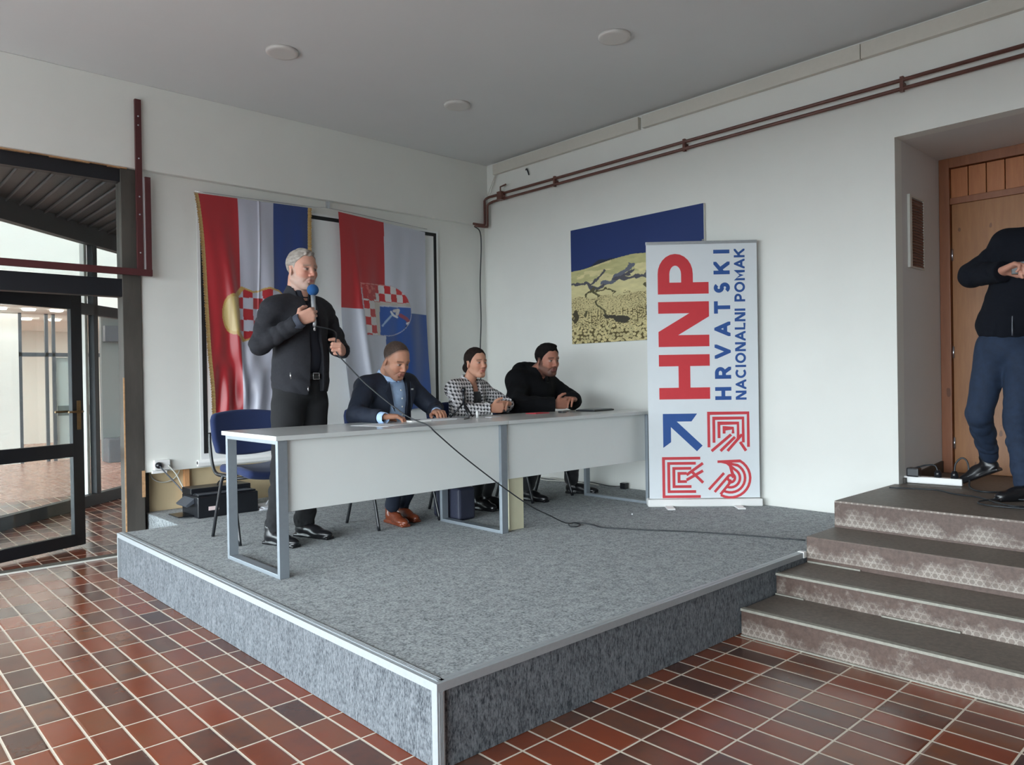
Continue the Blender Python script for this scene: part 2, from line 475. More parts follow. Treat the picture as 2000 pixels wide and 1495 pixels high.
# street side wall with its long window
m = MB(); m.box(-3.45, -9.1, 2.6, -3.3, 6.55, ZC); m.box(-3.45, -9.1, 0, -3.3, -1.8, 2.6); m.box(-3.45, 6.15, 0, -3.3, 6.55, 2.6); m.box(-3.45, -1.8, 0, -3.3, 6.15, .05)
struct(m.build('wall_street', 'white_plaster'))
w = thing('window_1', (-3.35, 1.5, .05), 'long street window with dark frame outside the picture', 'window'); w['kind'] = 'structure'
m = MB()
for y in (-1.8, .17, 2.14, 4.11, 6.09): m.box(-3.4, y, .05, -3.34, y + .06, 2.6)
m.box(-3.4, -1.8, 2.54, -3.34, 6.15, 2.6); m.box(-3.4, -1.8, .05, -3.34, 6.15, .11)
m.build('window_frame', 'dark_frame_paint', w)
struct(boxes('ground_outside', 'pavement', [(-40, -30, -.3, -4.6, 40, -.13)]))

# left wall: upper band stands a little proud, the board below ends above the floor
m = MB(); m.box(-4.5, 6.345, 3.045, X0, 6.56, ZC)
struct(m.build('wall_left', 'white_plaster', bevel=.006))
m = MB(); m.box(1.925, 6.40, .64, X0, 6.47, 3.045)
struct(m.build('wall_left_panel', 'white_plaster', bevel=.003))
struct(boxes('wall_left_recess', 'beige_board', [(1.98, 6.52, 0, X0, 6.56, .66)]))
struct(boxes('trim_1', 'stud_wood', [(2.262, 6.475, 0, 2.30, 6.518, .64)]))
struct(boxes('trim_2', 'stud_wood', [(2.63, 6.475, 0, 2.67, 6.518, .64)]))
struct(boxes('trim_3', 'stud_wood', [(3.6, 6.475, 0, 3.64, 6.518, .64)]))
m = MB(); m.box(1.925, 6.47, 0, 1.978, 6.55, .66)
struct(m.build('trim_4', 'dark_post_wood'))

# right wall with the alcove opening
m = MB(); m.box(X0, 2.03, 0, X0 + .12, 6.56, ZC); m.box(X0, -9.1, 2.985, X0 + .12, 2.03, ZC); m.box(X0, -9.1, 0, X0 + .12, -.2, 2.985)
struct(m.build('wall_right', 'white_plaster', origin=(X0, 0, 0)))
struct(boxes('wall_alcove_side', 'alcove_plaster', [(X0 + .12, 2.03, 0, 6.6, 2.15, 3.1)]))
struct(boxes('wall_alcove_far_side', 'alcove_plaster', [(X0 + .12, -.35, 0, 6.6, -.2, 3.1)]))
struct(boxes('ceiling_alcove', 'alcove_plaster', [(X0 + .12, -.2, 2.985, 6.6, 2.03, 3.1)]))
struct(boxes('wall_behind_alcove', 'alcove_plaster', [(6.6, -.35, 0, 6.7, 2.15, 3.1)]))
m = MB(); m.prism([(5.62, 2.012, .565), (6.40, 2.012, .565), (6.40, 2.012, .655), (5.62, 2.012, .60)], (0, .016, 0))
struct(m.build('baseboard_alcove', 'dark_post_wood'))

# stairs up to the landing
t = thing('stairs', (4.4, .9, 0), 'worn brown embossed rubber stairs of four steps beside the stage', 'stairs'); t['kind'] = 'structure'
steps = [(3.50, 0, .138), (3.87, .138, .252), (4.23, .252, .402), (4.60, .402, .565)]
for i, (x, z0, z1) in enumerate(steps):
    m = MB(); x1 = steps[i + 1][0] + .03 if i < 3 else 6.6
    m.box(x, -4.0, 0, x1 if i < 3 else 5.56, 2.063, z1)
    if i == 3: m.box(5.56, -.2, .4, 6.6, 2.028, z1)
    m.build('step' if i < 3 else 'landing', 'embossed_rubber', t, bevel=.008)
for (x, z) in ((3.50, .138), (3.87, .252)):
    m = MB(); m.box(x - .004, -4.0, z - .010, x + .030, 2.064, z + .003)
    m.build('nosing_strip', 'aged_cement', t, bevel=.001)
m = MB(); m.box(3.855, 1.15, .139, 3.87, 1.5, .147); m.box(3.855, 1.9, .139, 3.87, 2.06, .146); m.box(4.215, 1.75, .253, 4.23, 2.05, .262)
m.build('plaster_smear', 'aged_cement', t)
m = MB(); m.box(3.490, -4, 0, 3.502, 2.06, .007)
m.build('mortar_joint', 'aged_cement', t)

# pine door in the alcove
d = thing('door_1', (6.45, 1.3, .565), 'light pine door in the alcove under a boarded pine panel', 'door'); d['kind'] = 'structure'
m = MB(); m.box(6.42, 1.955, .565, 6.50, 2.028, 2.985); m.box(6.42, -.15, 2.91, 6.50, 1.955, 2.985); m.box(6.43, -.15, 2.63, 6.49, 1.955, 2.68); m.box(6.42, .95 - .07, .565, 6.50, .95, 2.91)
m.build('door_frame', 'pine_frame', d, bevel=.004)
m = MB(); m.box(6.455, .95, .568, 6.49, 1.95, 2.632); m.build('door_leaf', 'pine_door', d, bevel=.003)
m = MB()
y = 1.955
while y > .9:
    m.box(6.452, y - .118, 2.682, 6.48, y - .003, 2.905); y -= .121
m.build('header_boards', 'pine_boards', d, bevel=.003)
for z in (2.2, 1.45, .75):
    m = MB(); m.tube([(6.452, 1.948, z), (6.452, 1.948, z + .09)], .008, 8); m.build('hinge', 'steel_ring', d)

# stage
s = thing('stage_platform', (3.5, 3.9, 0), 'low stage covered in grey carpet with aluminium edge trim', 'stage'); s['kind'] = 'structure'
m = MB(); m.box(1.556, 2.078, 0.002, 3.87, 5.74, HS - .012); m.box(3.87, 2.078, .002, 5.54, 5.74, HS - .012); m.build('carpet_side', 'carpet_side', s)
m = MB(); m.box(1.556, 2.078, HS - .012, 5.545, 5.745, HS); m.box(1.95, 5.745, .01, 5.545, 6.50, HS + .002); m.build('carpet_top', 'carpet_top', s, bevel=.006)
m = MB()
m.prism([(1.541, 2.079, HS - .028), (1.541, 5.75, HS - .028), (1.541, 5.75, HS + .002), (1.541, 2.079, HS + .002)], (.016, 0, 0)); m.box(1.557, 2.079, HS + .0003, 1.585, 5.75, HS + .003)
for k in range(3): m.box(1.560 + k * .008, 2.09, HS + .003, 1.563 + k * .008, 5.75, HS + .0045)
m.build('edge_trim', 'alu_edge', s)
m = MB(); m.box(1.541, 2.063, HS - .028, 4.22, 2.079, HS + .002); m.box(1.57, 2.079, HS + .0003, 4.22, 2.10, HS + .003); m.build('edge_trim', 'alu_edge', s)
m = MB(); m.box(1.5405, 2.0625, 0, 1.572, 2.077, HS - .028); m.box(1.5405, 2.077, 0, 1.556, 2.094, HS - .028)
for k in range(3): m.box(1.549 + k * .007, 2.0605, 0, 1.552 + k * .007, 2.0625, HS - .028)
m.build('corner_trim', 'alu_edge', s)
m = MB(); m.box(1.541, 5.735, 0, 1.556, 5.752, HS - .028); m.build('corner_trim', 'alu_edge', s)
m = MB(); m.box(4.19, 2.058, HS - .03, 4.226, 2.10, HS + .006); m.build('trim_cap', 'white_plastic', s, bevel=.004)

# glazed front on the left: posts, beams, panes
w = thing('window_2', (1.2, 6.42, 0), 'dark framed glazed screen with a transom pane over the doorway', 'window'); w['kind'] = 'structure'
m = MB(); m.box(-4.5, 6.40, 2.935, 1.79, 6.48, 3.045); m.box(-4.5, 6.39, 2.035, 1.80, 6.50, 2.175); m.box(-4.5, 6.40, 0, -4.3, 6.48, 3.04)
m.box(.42, 6.40, 0, .52, 6.48, 2.94); m.build('frame', 'dark_frame_paint', w, bevel=.004)
m = MB(); m.box(1.783, 6.385, 0, 1.922, 6.52, 3.04); m.build('post', 'dark_post_wood', w, bevel=.005)
m = MB(); m.box(1.9, 6.383, .45, 1.925, 6.40, .66); m.box(1.776, 6.384, .0, 1.786, 6.39, 1.4); m.build('chipped_edge', 'chipped_wood', w)
m = MB(); m.box(.52, 6.435, 2.185, 1.79, 6.441, 2.935); m.build('pane', 'window_glass', w)
m = MB(); m.box(-4.3, 6.435, .05, .42, 6.441, 2.935); m.build('pane', 'window_glass', w)
m = MB(); m.box(-4.5, 6.43, 0, 1.79, 6.50, .018); struct(m.build('trim_5', 'dark_post_wood', bevel=.004))
m = MB(); m.box(-4.5, 6.412, 0, 1.79, 6.43, .012); struct(m.build('trim_6', 'cable_white', bevel=.003))
struct(add('trim_7', 'chipped_wood', lambda m: [m.obox((.2 + i * .13, 6.39, 3.042 + .004 * ((i * 7) % 3)), (.068, 0, 0), (0, .022, 0), (0, 0, .005 + .002 * ((i * 5) % 3))) for i in range(13)]))

# the open door leaf
d = thing('door_2', (1.64, 7.06, 0), 'open dark framed glass door with bronze handle', 'door'); d['kind'] = 'structure'
e = Vector((1.641, 7.064, 0)); dd = Vector((.918, .397, 0)); nn = Vector((-.397, .918, 0))
L = 1.12
def leafbox(m, a0, a1, z0, z1, th=.045): m.obox(e - dd * (a0 + a1) / 2 + Vector((0, 0, (z0 + z1) / 2)), dd * abs(a1 - a0) / 2, nn * th / 2, Vector((0, 0, (z1 - z0) / 2)))
m = MB(); leafbox(m, 0, .098, .02, 2.105); leafbox(m, L - .095, L, .02, 2.105); leafbox(m, .098, L - .095, 1.975, 2.105); leafbox(m, .095, L - .095, .758, .868); leafbox(m, .095, L - .095, .02, .118)
m.build('door_frame', 'dark_frame_paint', d, bevel=.004)
m = MB(); leafbox(m, .095, L - .095, .868, 1.985, .006); m.build('pane', 'window_glass', d)
m = MB(); leafbox(m, .095, L - .095, .118, .758, .006); m.build('pane', 'window_glass', d)
for sgn in (-1, 1):
    m = MB(); hc = e - dd * .045 + nn * sgn * .027 + Vector((0, 0, 1.10)); m.obox(hc, dd * .017, nn * .004, Vector((0, 0, .12)))
    pl = m.build('handle_plate', 'bronze', d, bevel=.002)
    m = MB(); h0 = hc + Vector((0, 0, .03)); m.tube([h0, h0 + nn * sgn * .05, h0 + nn * sgn * .055 - dd * .015, h0 + nn * sgn * .055 - dd * .13], .009, 10)
    m.build('handle', 'bronze', pl)

# angled glazed screen behind the door
w = thing('window_3', (2.0, 9.15, 0), 'angled dark framed glazed screen behind the open door', 'window'); w['kind'] = 'structure'
a0 = Vector((1.258, 8.424, 0)); ad = Vector((.722, .692, 0)).normalized(); an = Vector((-ad.y, ad.x, 0))
def gbox(m, s0, s1, z0, z1, th=.07): m.obox(a0 + ad * (s0 + s1) / 2 + an * .0 + Vector((0, 0, (z0 + z1) / 2)), ad * (s1 - s0) / 2, an * th / 2, Vector((0, 0, (z1 - z0) / 2)))
m = MB(); gbox(m, -1.6, 3.2, 2.92, 3.14, .1); gbox(m, -1.6, 3.2, 0, .127, .09); gbox(m, 1.44, 1.52, .127, 2.92); gbox(m, -.75, -.67, .127, 2.92); gbox(m, 1.1, 3.2, 2.13, 2.25); gbox(m, 3.12, 3.2, .12, 2.92)
m.build('frame', 'dark_frame_paint', w, bevel=.004)
m = MB(); gbox(m, -1.6, 3.2, 3.15, 3.19, .14); m.build('pipe_ledge', 'pipe_paint', w)
m = MB(); gbox(m, -1.6, 1.44, .127, 2.92, .006); m.build('pane', 'window_glass', w)
m = MB(); gbox(m, 1.52, 3.12, .127, 2.92, .006); m.build('pane', 'window_glass', w)
m = MB(); gbox(m, 1.385, 1.435, .02, 2.92, .05); o = m.build('trim_8', 'lobby_white'); o.location = o.location + an * .06; struct(o)
# ribbed soffit over the vestibule
t = thing('ceiling_vestibule', (1, 8, 3.12), 'dark ribbed metal soffit over the vestibule', 'ceiling'); t['kind'] = 'structure'
m = MB(); m.prism([(-4.5, 6.56, 3.12), (5.5, 6.56, 3.12), (5.5, 12.5, 3.12), a0 + ad * -2.55 + Vector((0, 0, 3.12))], (0, 0, .03)); m.build('soffit_panel', 'soffit_metal', t)
m = MB()
for i in range(46):
    x = -1.5 + i * .13; y1 = 8.424 + (x - 1.258) * .958
    if y1 > 6.7: m.tube([(x, 6.6, 3.105), (x, y1, 3.105)], .012, 6)
m.build('soffit_ribs', 'soffit_rib', t)
# vestibule side wall and lobby
struct(boxes('wall_vestibule', 'lobby_white', [(5.6, 6.56, 0, 5.7, 13.0, 3.6)]))
struct(boxes('wall_lobby_bulkhead', 'lobby_white', [(-4.5, 14.0, 2.62, 9.5, 14.2, 4.6)]))
struct(boxes('ceiling_lobby', 'lobby_white', [(-4.6, 6.6, 4.6, 9.5, 14.2, 4.7), (-4.6, 14.2, 2.62, 9.5, 20.5, 2.72)]))
struct(boxes('wall_lobby_far', 'lobby_white', [(-4.6, 20.4, 0, 9.5, 20.5, 2.62)]))
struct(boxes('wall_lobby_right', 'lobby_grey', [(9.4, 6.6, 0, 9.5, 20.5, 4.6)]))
struct(boxes('wall_lobby_panel', 'lobby_white', [(-1.5, 15.4, 0, 2.62, 15.5, 2.62)]))
# inner glazing and white door of the lobby
w = thing('window_4', (3.2, 15.6, 0), 'far grey framed inner glazing of the lobby', 'window'); w['kind'] = 'structure'
m = MB()
for x in (2.62, 3.02, 3.13, 3.9): m.box(x, 15.4, 0, x + .05, 15.46, 2.62)
m.box(2.62, 15.4, 1.86, 3.9, 15.46, 1.93); m.build('frame', 'grey_plastic', w)
m = MB(); m.box(2.67, 15.42, 0, 3.9, 15.425, 2.62); m.build('pane', 'window_glass', w)
d = thing('door_3', (3.5, 16.4, 0), 'white inner door far back in the lobby', 'door'); d['kind'] = 'structure'
m = MB(); m.box(3.2, 15.5, 0.02, 3.75, 15.54, 1.85); lf = m.build('door_leaf', 'white_board', d, bevel=.004)
m = MB(); m.box(3.22, 15.485, .8, 3.73, 15.499, .98); m.build('door_band', 'lobby_grey', d)
for z in (.35, .95, 1.6):
    m = MB(); m.box(3.185, 15.48, z, 3.2, 15.5, z + .12); m.build('hinge', 'black_steel', d)
# darker far corner with picture, shelf and planter seen through the right hand pane
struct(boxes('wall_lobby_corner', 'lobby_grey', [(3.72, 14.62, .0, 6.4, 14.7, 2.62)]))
struct(boxes('lobby_light_blocker', 'lobby_grey', [(-4.7, 6.56, 1.9, -4.6, 20.5, 4.6)]))  # unseen panel added to cut the sky light entering the lobby
tag(boxes('picture_frame', 'black_plastic', [(4.02, 14.59, 1.35, 4.42, 14.615, 1.38), (4.02, 14.59, 1.92, 4.42, 14.615, 1.95), (4.02, 14.59, 1.35, 4.05, 14.615, 1.95), (4.39, 14.59, 1.35, 4.42, 14.615, 1.95)]), 'thin dark picture frame on the grey lobby wall behind the glazing', 'picture')
tag(boxes('planter_box', 'grey_plastic', [(3.70, 14.2, 0, 5.6, 14.55, .42)], bevel=.02), 'low grey box standing on the lobby floor behind the glazing', 'box')
tag(boxes('wall_cabinet', 'grey_plastic', [(3.74, 14.45, 2.10, 5.6, 14.61, 2.38)], bevel=.01), 'dark grey horizontal housing high on the far lobby wall', 'cabinet')
for row, y, xs in (('upper', 14.5, (2.22, 2.62, 3.02, 3.40)), ('lower', 16.6, (2.45, 2.95, 3.42, 3.88))):
    for x, which in zip(xs, ('leftmost', 'second', 'third', 'rightmost')):
        m = MB(); m.lathe([(.001, 0), (.09, .004), (.10, .02), (.10, .035)], (x, y, 2.585), 20)
        tag(m.build('lamp_reflection', 'lamp_reflection_glow'), 'small lit disc for lamp reflection in glass door, %s of four in the %s row' % (which, row), 'lamp reflection', 'lit discs for lamp reflections in the glass door')  # emissive discs standing in for lamp reflections in the door glass

# maroon steel angles by the post
t = thing('steel_bracket', (1.9, 6.33, 2.2), 'maroon painted steel bracket of bars beside the dark post', 'bracket')
m = MB(); m.box(1.878, 6.315, 2.25, 1.924, 6.343, 3.585); m.build('upright_bar', 'maroon_paint', t, bevel=.002)
m = MB(); m.box(1.943, 6.315, 2.205, 1.985, 6.34, 2.985); m.build('short_upright_bar', 'maroon_paint', t, bevel=.002)
m = MB(); m.box(-1.2, 6.305, 2.20, 1.985, 6.335, 2.252); m.build('cross_bar', 'maroon_paint', t, bevel=.002)
m = MB(); m.box(1.924, 6.328, 2.252, 1.943, 6.34, 2.98); m.build('back_plate', 'paper_white', t)
for z in (3.45, 3.38, 3.12, 2.82, 2.68, 2.38):
    m = MB(); m.lathe([(.006, 0), (.006, .004), (.001, .006)], (1.90, 6.315, z), 10, Matrix.Rotation(PI / 2, 3, 'X')); m.build('screw', 'aluminium', t)

# ceiling lamps
for (x, y, lab) in ((2.502, 5.067, 'unlit round flush ceiling lamp nearest the left wall window'), (4.124, 3.346, 'unlit round flush ceiling lamp nearest the brown pipes, right of the others'), (4.112, 5.077, 'unlit round flush ceiling lamp nearest the room corner, lowest in the picture')):
    t = thing('ceiling_lamp', (x, y, ZC - .022), lab, 'ceiling lamp', 'round flush lamps in the ceiling')
    m = MB(); m.lathe([(.085, .0), (.104, 0), (.112, .006), (.114, .022)], (x, y, ZC - .022), 40); m.build('rim', 'lamp_rim', t)
    m = MB(); m.lathe([(.001, .001), (.086, .003)], (x, y, ZC - .022), 40); m.build('diffuser', 'lamp_diffuser', t)

# trunking and pipes on the right wall
for (ya, yb, lab) in ((4.21, 6.20, 'white cable trunking under the ceiling, length next to the room corner'), (2.24, 4.17, 'white cable trunking under the ceiling, middle length between two joints'), (-2.0, 2.235, 'white cable trunking under the ceiling, length over the alcove')):
    m = MB(); m.box(X0 - .045, ya, 3.585, X0 - .001, yb, 3.695)
    tag(m.build('cable_trunking', 'trunking_plastic', bevel=.003), lab, 'cable trunking', 'trunking lengths on the right wall')
for k, (z, off) in enumerate(((3.352, 0), (3.292, .045))):
    m = MB(); x = X0 - .045
    zlow = 3.045 - off * .6
    pts = [(x, -2.0, z), (x, 6.26 - off * 1.5, z)] + [(x, 6.32 - off * 1.2, z - .01), (x - .01, 6.33 - off, z - .03), (x - .01, 6.33 - off, zlow + .03), (x - .02, 6.325 - off, zlow + .005), (x - .06, 6.32 - off, zlow), (5.32, 6.32 - off * .6, zlow)]
    m.tube(pts, .0135, 12)
    tag(m.build('heating_pipe', 'pipe_paint'), ('upper' if k == 0 else 'lower') + ' of the two brown heating pipes along the right wall', 'pipe', 'brown pipes on the right wall')
for y, lab in ((5.26, 'next to the room corner'), (3.72, 'over the blue sky picture'), (1.96, 'nearest the camera')):
    m = MB(); m.box(X0 - .058, y - .012, 3.27, X0 - .03, y + .012, 3.375); m.box(X0 - .035, y - .012, 3.31, X0, y + .012, 3.335)
    tag(m.build('pipe_clip', 'pipe_paint', bevel=.002), 'brown pipe clip holding both pipes, ' + lab, 'pipe clip', 'clips of the brown pipes')
m = MB(); m.box(X0 - .09, 6.02, 3.28, X0 - .03, 6.09, 3.37); m.tube([(X0 - .07, 6.05, 3.36), (X0 - .07, 6.05, 3.42), (X0 - .07, 5.96, 3.43)], .009, 8)
tag(m.build('pipe_valve', 'pipe_paint', bevel=.004), 'brown shut-off valve on the heating pipes in the corner', 'valve')
m = MB(); m.tube(spline([(5.34, 6.33, 3.02), (5.42, 6.33, 2.97), (5.46, 6.36, 2.8), (5.445, 6.37, 2.4), (5.45, 6.37, 2.0), (5.43, 6.37, 1.6), (5.44, 6.37, .9), (5.44, 6.37, .32)], 8), .0065, 8)
tag(m.build('hanging_cable', 'cable_black'), 'thin black cable hanging down the room corner from the pipes', 'cable')
m = MB(); m.tube(spline([(5.52, 6.17, 3.59), (5.515, 6.22, 3.5), (5.51, 6.30, 3.37)], 6), .004, 6); m.tube(spline([(5.52, 6.15, 3.59), (5.515, 6.20, 3.5), (5.51, 6.25, 3.38)], 6), .004, 6)
tag(m.build('white_wire', 'cable_white'), 'pair of white wires from the trunking to the pipe valve', 'wire')
m = MB(); m.tube(spline([(X0 - .002, 5.72, 3.545), (X0 - .02, 5.69, 3.545), (X0 - .02, 5.67, 3.51), (X0 - .004, 5.672, 3.48)], 5), .007, 8)
tag(m.build('wall_hook', 'cable_black'), 'small dark curved hook stuck in the wall above the pipes', 'hook')

# vent in the alcove side
t = thing('air_vent', (5.93, 2.02, 2.1), 'brown air vent with white frame in the alcove side wall', 'air vent')
m = MB(); m.box(5.77, 2.012, 2.10, 5.815, 2.03, 2.625); m.box(5.815, 2.02, 2.10, 6.08, 2.03, 2.115); m.box(5.815, 2.02, 2.61, 6.08, 2.03, 2.625); m.box(6.065, 2.02, 2.115, 6.08, 2.03, 2.61); m.build('vent_frame', 'cable_white', t, bevel=.002)
m = MB()
for i in range(24): m.obox((5.94, 2.026, 2.125 + i * .0205), (.125, 0, 0), (0, .004, .004), (0, -.001, .006))
m.build('vent_slats', 'pipe_paint', t)

# ------------------------------------------------------------------ projection screen on the left wall
t = thing('projection_screen', (3.6, 6.37, .64), 'white pull-down projection screen with black border behind the flags', 'projection screen')
m = MB(); m.box(2.36, 6.372, .70, 4.87, 6.378, 2.91); m.build('screen_cloth', 'screen_white', t)
m = MB(); m.box(2.385, 6.369, .76, 2.42, 6.3725, 2.89); m.box(4.81, 6.369, .76, 4.845, 6.3725, 2.89); m.box(2.42, 6.369, 2.855, 4.81, 6.3725, 2.89); m.build('black_border', 'screen_black', t)
m = MB(); m.tube([(2.33, 6.375, .69), (4.94, 6.375, .69)], .02, 14); m.box(2.33, 6.36, .655, 4.94, 6.39, .70); m.build('bottom_bar', 'white_plastic', t, bevel=.003)
m = MB(); m.tube(spline([(2.33, 6.33, 2.935), (3.34, 6.33, 2.955), (3.66, 6.33, 2.965), (4.7, 6.33, 2.91)], 6), .0025, 6)
tag(m.build('flag_wire', 'steel_ring'), 'thin wire carrying the two flags across the wall', 'wire')
m = MB(); m.box(3.54, 6.325, 2.97, 3.575, 6.345, 3.03); m.tube([(3.557, 6.32, 2.965), (3.557, 6.32, 3.0)], .005, 8)
tag(m.build('wall_bracket', 'aluminium', bevel=.002), 'small metal wire bracket on the wall between the flags', 'bracket')

# socket, plugs and cables below the board
t = thing('wall_socket', (2.03, 6.36, .62), 'white double wall socket with a black plug beside the post', 'socket')
m = MB(); m.box(1.99, 6.362, .655, 2.11, 6.399, .735); m.build('socket_box', 'white_plastic', t, bevel=.005)
m = MB(); m.box(1.975, 6.375, .628, 2.09, 6.399, .65); m.build('lower_box', 'white_plastic', t, bevel=.004)
m = MB(); m.lathe([(.026, 0), (.026, .02), (.014, .035), (.001, .036)], (2.018, 6.362, .695), 18, Matrix.Rotation(PI / 2, 3, 'X')); m.build('black_plug', 'black_plastic', t)
m = MB(); m.tube(spline([(2.018, 6.33, .69), (2.06, 6.31, .63), (2.13, 6.26, .53), (2.17, 6.2, .45), (2.17, 6.15, .40), (2.20, 6.12, .375)], 8), .0055, 8)
tag(m.build('power_cable', 'grey_plastic'), 'dark power cable from the wall socket down to the printer', 'cable')
m = MB(); m.tube(spline([(2.09, 6.35, .69), (2.14, 6.33, .62), (2.17, 6.3, .54), (2.20, 6.25, .45), (2.22, 6.2, .40)], 8), .0055, 8)
tag(m.build('power_cable', 'cable_white'), 'white cable from the wall socket down to the printer', 'cable')
m = MB(); m.tube(spline([(1.99, 6.50, .63), (2.02, 6.49, .57), (2.09, 6.49, .54), (2.17, 6.49, .555), (2.22, 6.49, .61), (2.22, 6.50, .64)], 8), .005, 8)
tag(m.build('loop_cable', 'cable_white'), 'loose beige cable loop hanging under the white board', 'cable')

# multifunction printer on the stage by the wall
t = thing('printer', (2.45, 6.05, HS + .002), 'black multifunction printer with paper label on the stage by the wall', 'printer')
z0 = HS + .002
m = MB(); m.box(2.14, 5.86, z0 + .0, 2.62, 6.20, z0 + .165); m.build('body', 'black_plastic', t, bevel=.012, seg=3)
m = MB(); m.box(2.14, 6.0, z0 + .166, 2.62, 6.20, z0 + .215); m.box(2.15, 5.88, z0 + .163, 2.61, 6.0, z0 + .178); m.build('scanner_lid', 'black_plastic', t, bevel=.008)
m = MB(); m.box(2.16, 5.885, z0 + .176, 2.58, 5.99, z0 + .180); m.build('output_tray', 'grey_plastic', t, bevel=.001)
m = MB(); m.prism([(2.075, 5.93, z0 + .10), (2.14, 5.93, z0 + .15), (2.14, 5.93, z0 + .11), (2.085, 5.93, z0 + .085)], (0, .22, 0)); m.build('control_panel', 'grey_plastic', t, bevel=.003)
m = MB(); m.box(2.02, 5.94, z0 + .012, 2.16, 6.16, z0 + .020); m.build('paper_tray', 'black_plastic', t, bevel=.003)
m = MB(); m.box(2.22, 5.8565, z0 + .055, 2.30, 5.8595, z0 + .085); m.build('label', 'label_paper', t)
m = MB(); m.tube(spline([(2.38, 6.1, z0 + .214), (2.41, 6.1, z0 + .245), (2.50, 6.1, z0 + .25), (2.55, 6.1, z0 + .22)], 6), .006, 8); m.build('top_handle', 'black_plastic', t)
t = thing('paper_stack', (2.78, 5.95, HS + .002), 'loose stack of white papers on the stage beside the printer', 'papers')
m = MB()
for i in range(7):
    a = random.uniform(-.3, .3); m.obox((2.80 + random.uniform(-.02, .02), 5.93 + random.uniform(-.02, .02), HS + .004 + i * .004), (.15 * math.cos(a), .15 * math.sin(a), .0), (-.105 * math.sin(a), .105 * math.cos(a), .0), (0, 0, .0012))
m.build('sheets', 'paper_white', t)
m = MB(); m.tube(spline([(2.72, 5.94, HS + .03), (2.75, 5.95, HS + .06), (2.80, 5.96, HS + .075), (2.83, 5.95, HS + .07)], 5), .009, 6, flat=.4); m.build('rolled_sheet', 'paper_white', t)
# ------------------------------------------------------------------ numpy painting helpers
def lin(r, g, b): return np.array(srgb(r, g, b)[:3])
def vnoise(x, y, seed=0):
    xi = np.floor(x).astype(int); yi = np.floor(y).astype(int); fx = x - xi; fy = y - yi
    def h(a, b):
        n = (a * 374761393 + b * 668265263 + seed * 974711) & 0x7fffffff
        n = ((n ^ (n >> 13)) * 1274126177) & 0x7fffffff
        return ((n ^ (n >> 16)) & 0xffff) / 65535.0
    u = fx * fx * (3 - 2 * fx); v = fy * fy * (3 - 2 * fy)
    return (h(xi, yi) * (1 - u) + h(xi + 1, yi) * u) * (1 - v) + (h(xi, yi + 1) * (1 - u) + h(xi + 1, yi + 1) * u) * v
def fbm(x, y, seed=0, o=4):
    s = 0; a = .5
    for i in range(o): s = s + a * vnoise(x * 2 ** i, y * 2 ** i, seed + i); a /= 2
    return s
def worley(x, y, seed=0):
    xi = np.floor(x).astype(int); yi = np.floor(y).astype(int); best = np.full(x.shape, 9.0); idb = np.zeros(x.shape)
    for dx in (-1, 0, 1):
        for dy in (-1, 0, 1):
            a = xi + dx; b = yi + dy
            n = (a * 73856093 ^ b * 19349663 ^ (seed * 83492791)) & 0x7fffffff
            n = ((n ^ (n >> 13)) * 1274126177) & 0x7fffffff
            px = a + ((n & 0xff) / 255.0); py = b + (((n >> 8) & 0xff) / 255.0)
            d = np.hypot(px - x, py - y); m = d < best; best = np.where(m, d, best); idb = np.where(m, ((n >> 16) & 0xff) / 255.0, idb)
    return best, idb
def put(C, mask, col): C[mask] = col
def poly_mask(px, py, pts):
    m = np.zeros(px.shape, bool); n = len(pts)
    for i in range(n):
        x1, y1 = pts[i]; x2, y2 = pts[(i + 1) % n]
        c = ((y1 > py) != (y2 > py)) & (px < (x2 - x1) * (py - y1) / ((y2 - y1) if y2 != y1 else 1e-9) + x1); m ^= c
    return m
def seg_dist(px, py, a, b):
    ax, ay = a; bx, by = b; dx, dy = bx - ax, by - ay
    t = np.clip(((px - ax) * dx + (py - ay) * dy) / (dx * dx + dy * dy), 0, 1)
    return np.hypot(px - ax - t * dx, py - ay - t * dy)
def line_dist(px, py, pts): return np.min([seg_dist(px, py, pts[i], pts[i + 1]) for i in range(len(pts) - 1)], 0)

RED, WHT, BLU, GOLD = lin(172, 24, 36), lin(186, 188, 202), lin(26, 56, 122), lin(190, 156, 84)
# ------------------------------------------------------------------ national flag, hung upright
h = .0055
u = np.arange(0, .992, h); v = np.arange(0, 1.905, h); U, V = np.meshgrid(u, v)
vn = V / 1.9
X = 2.352 + U + .128 * vn ** .8 * np.clip(1 - U / .5, 0, 1) ** 1.15 - .055 * vn * (U / .99) + .012 * np.sin(V * 3.2) * (1 - U)
Z = 2.918 + .020 * U - V * (1 + 0.0) + .022 * np.sin(U * 9) * vn
fold = np.sin((U * 1.0 - .30 * V + .1) * 15) * .5 + .3 * np.sin((U * 1.3 - .12 * V) * 27 + 1.2)
crease = np.exp(-((U - .10 - .16 * V) / .05) ** 2) - .7 * np.exp(-((U - .20 - .13 * V) / .04) ** 2)
bunch = np.clip((V - 1.1) / .8, 0, 1)
Y = 6.315 - .030 * np.sqrt(vn) * fold - .035 * vn * crease - .03 * bunch * np.sin(U * 34 + V * 9) * .6 - .012 * np.exp(-((U - .52) / .006) ** 2) * (V < 1.0)
C = np.empty(U.shape + (3,)); C[:] = WHT
b1 = .335; b2 = .655
put(C, U < b1, RED); put(C, U > b2, BLU)
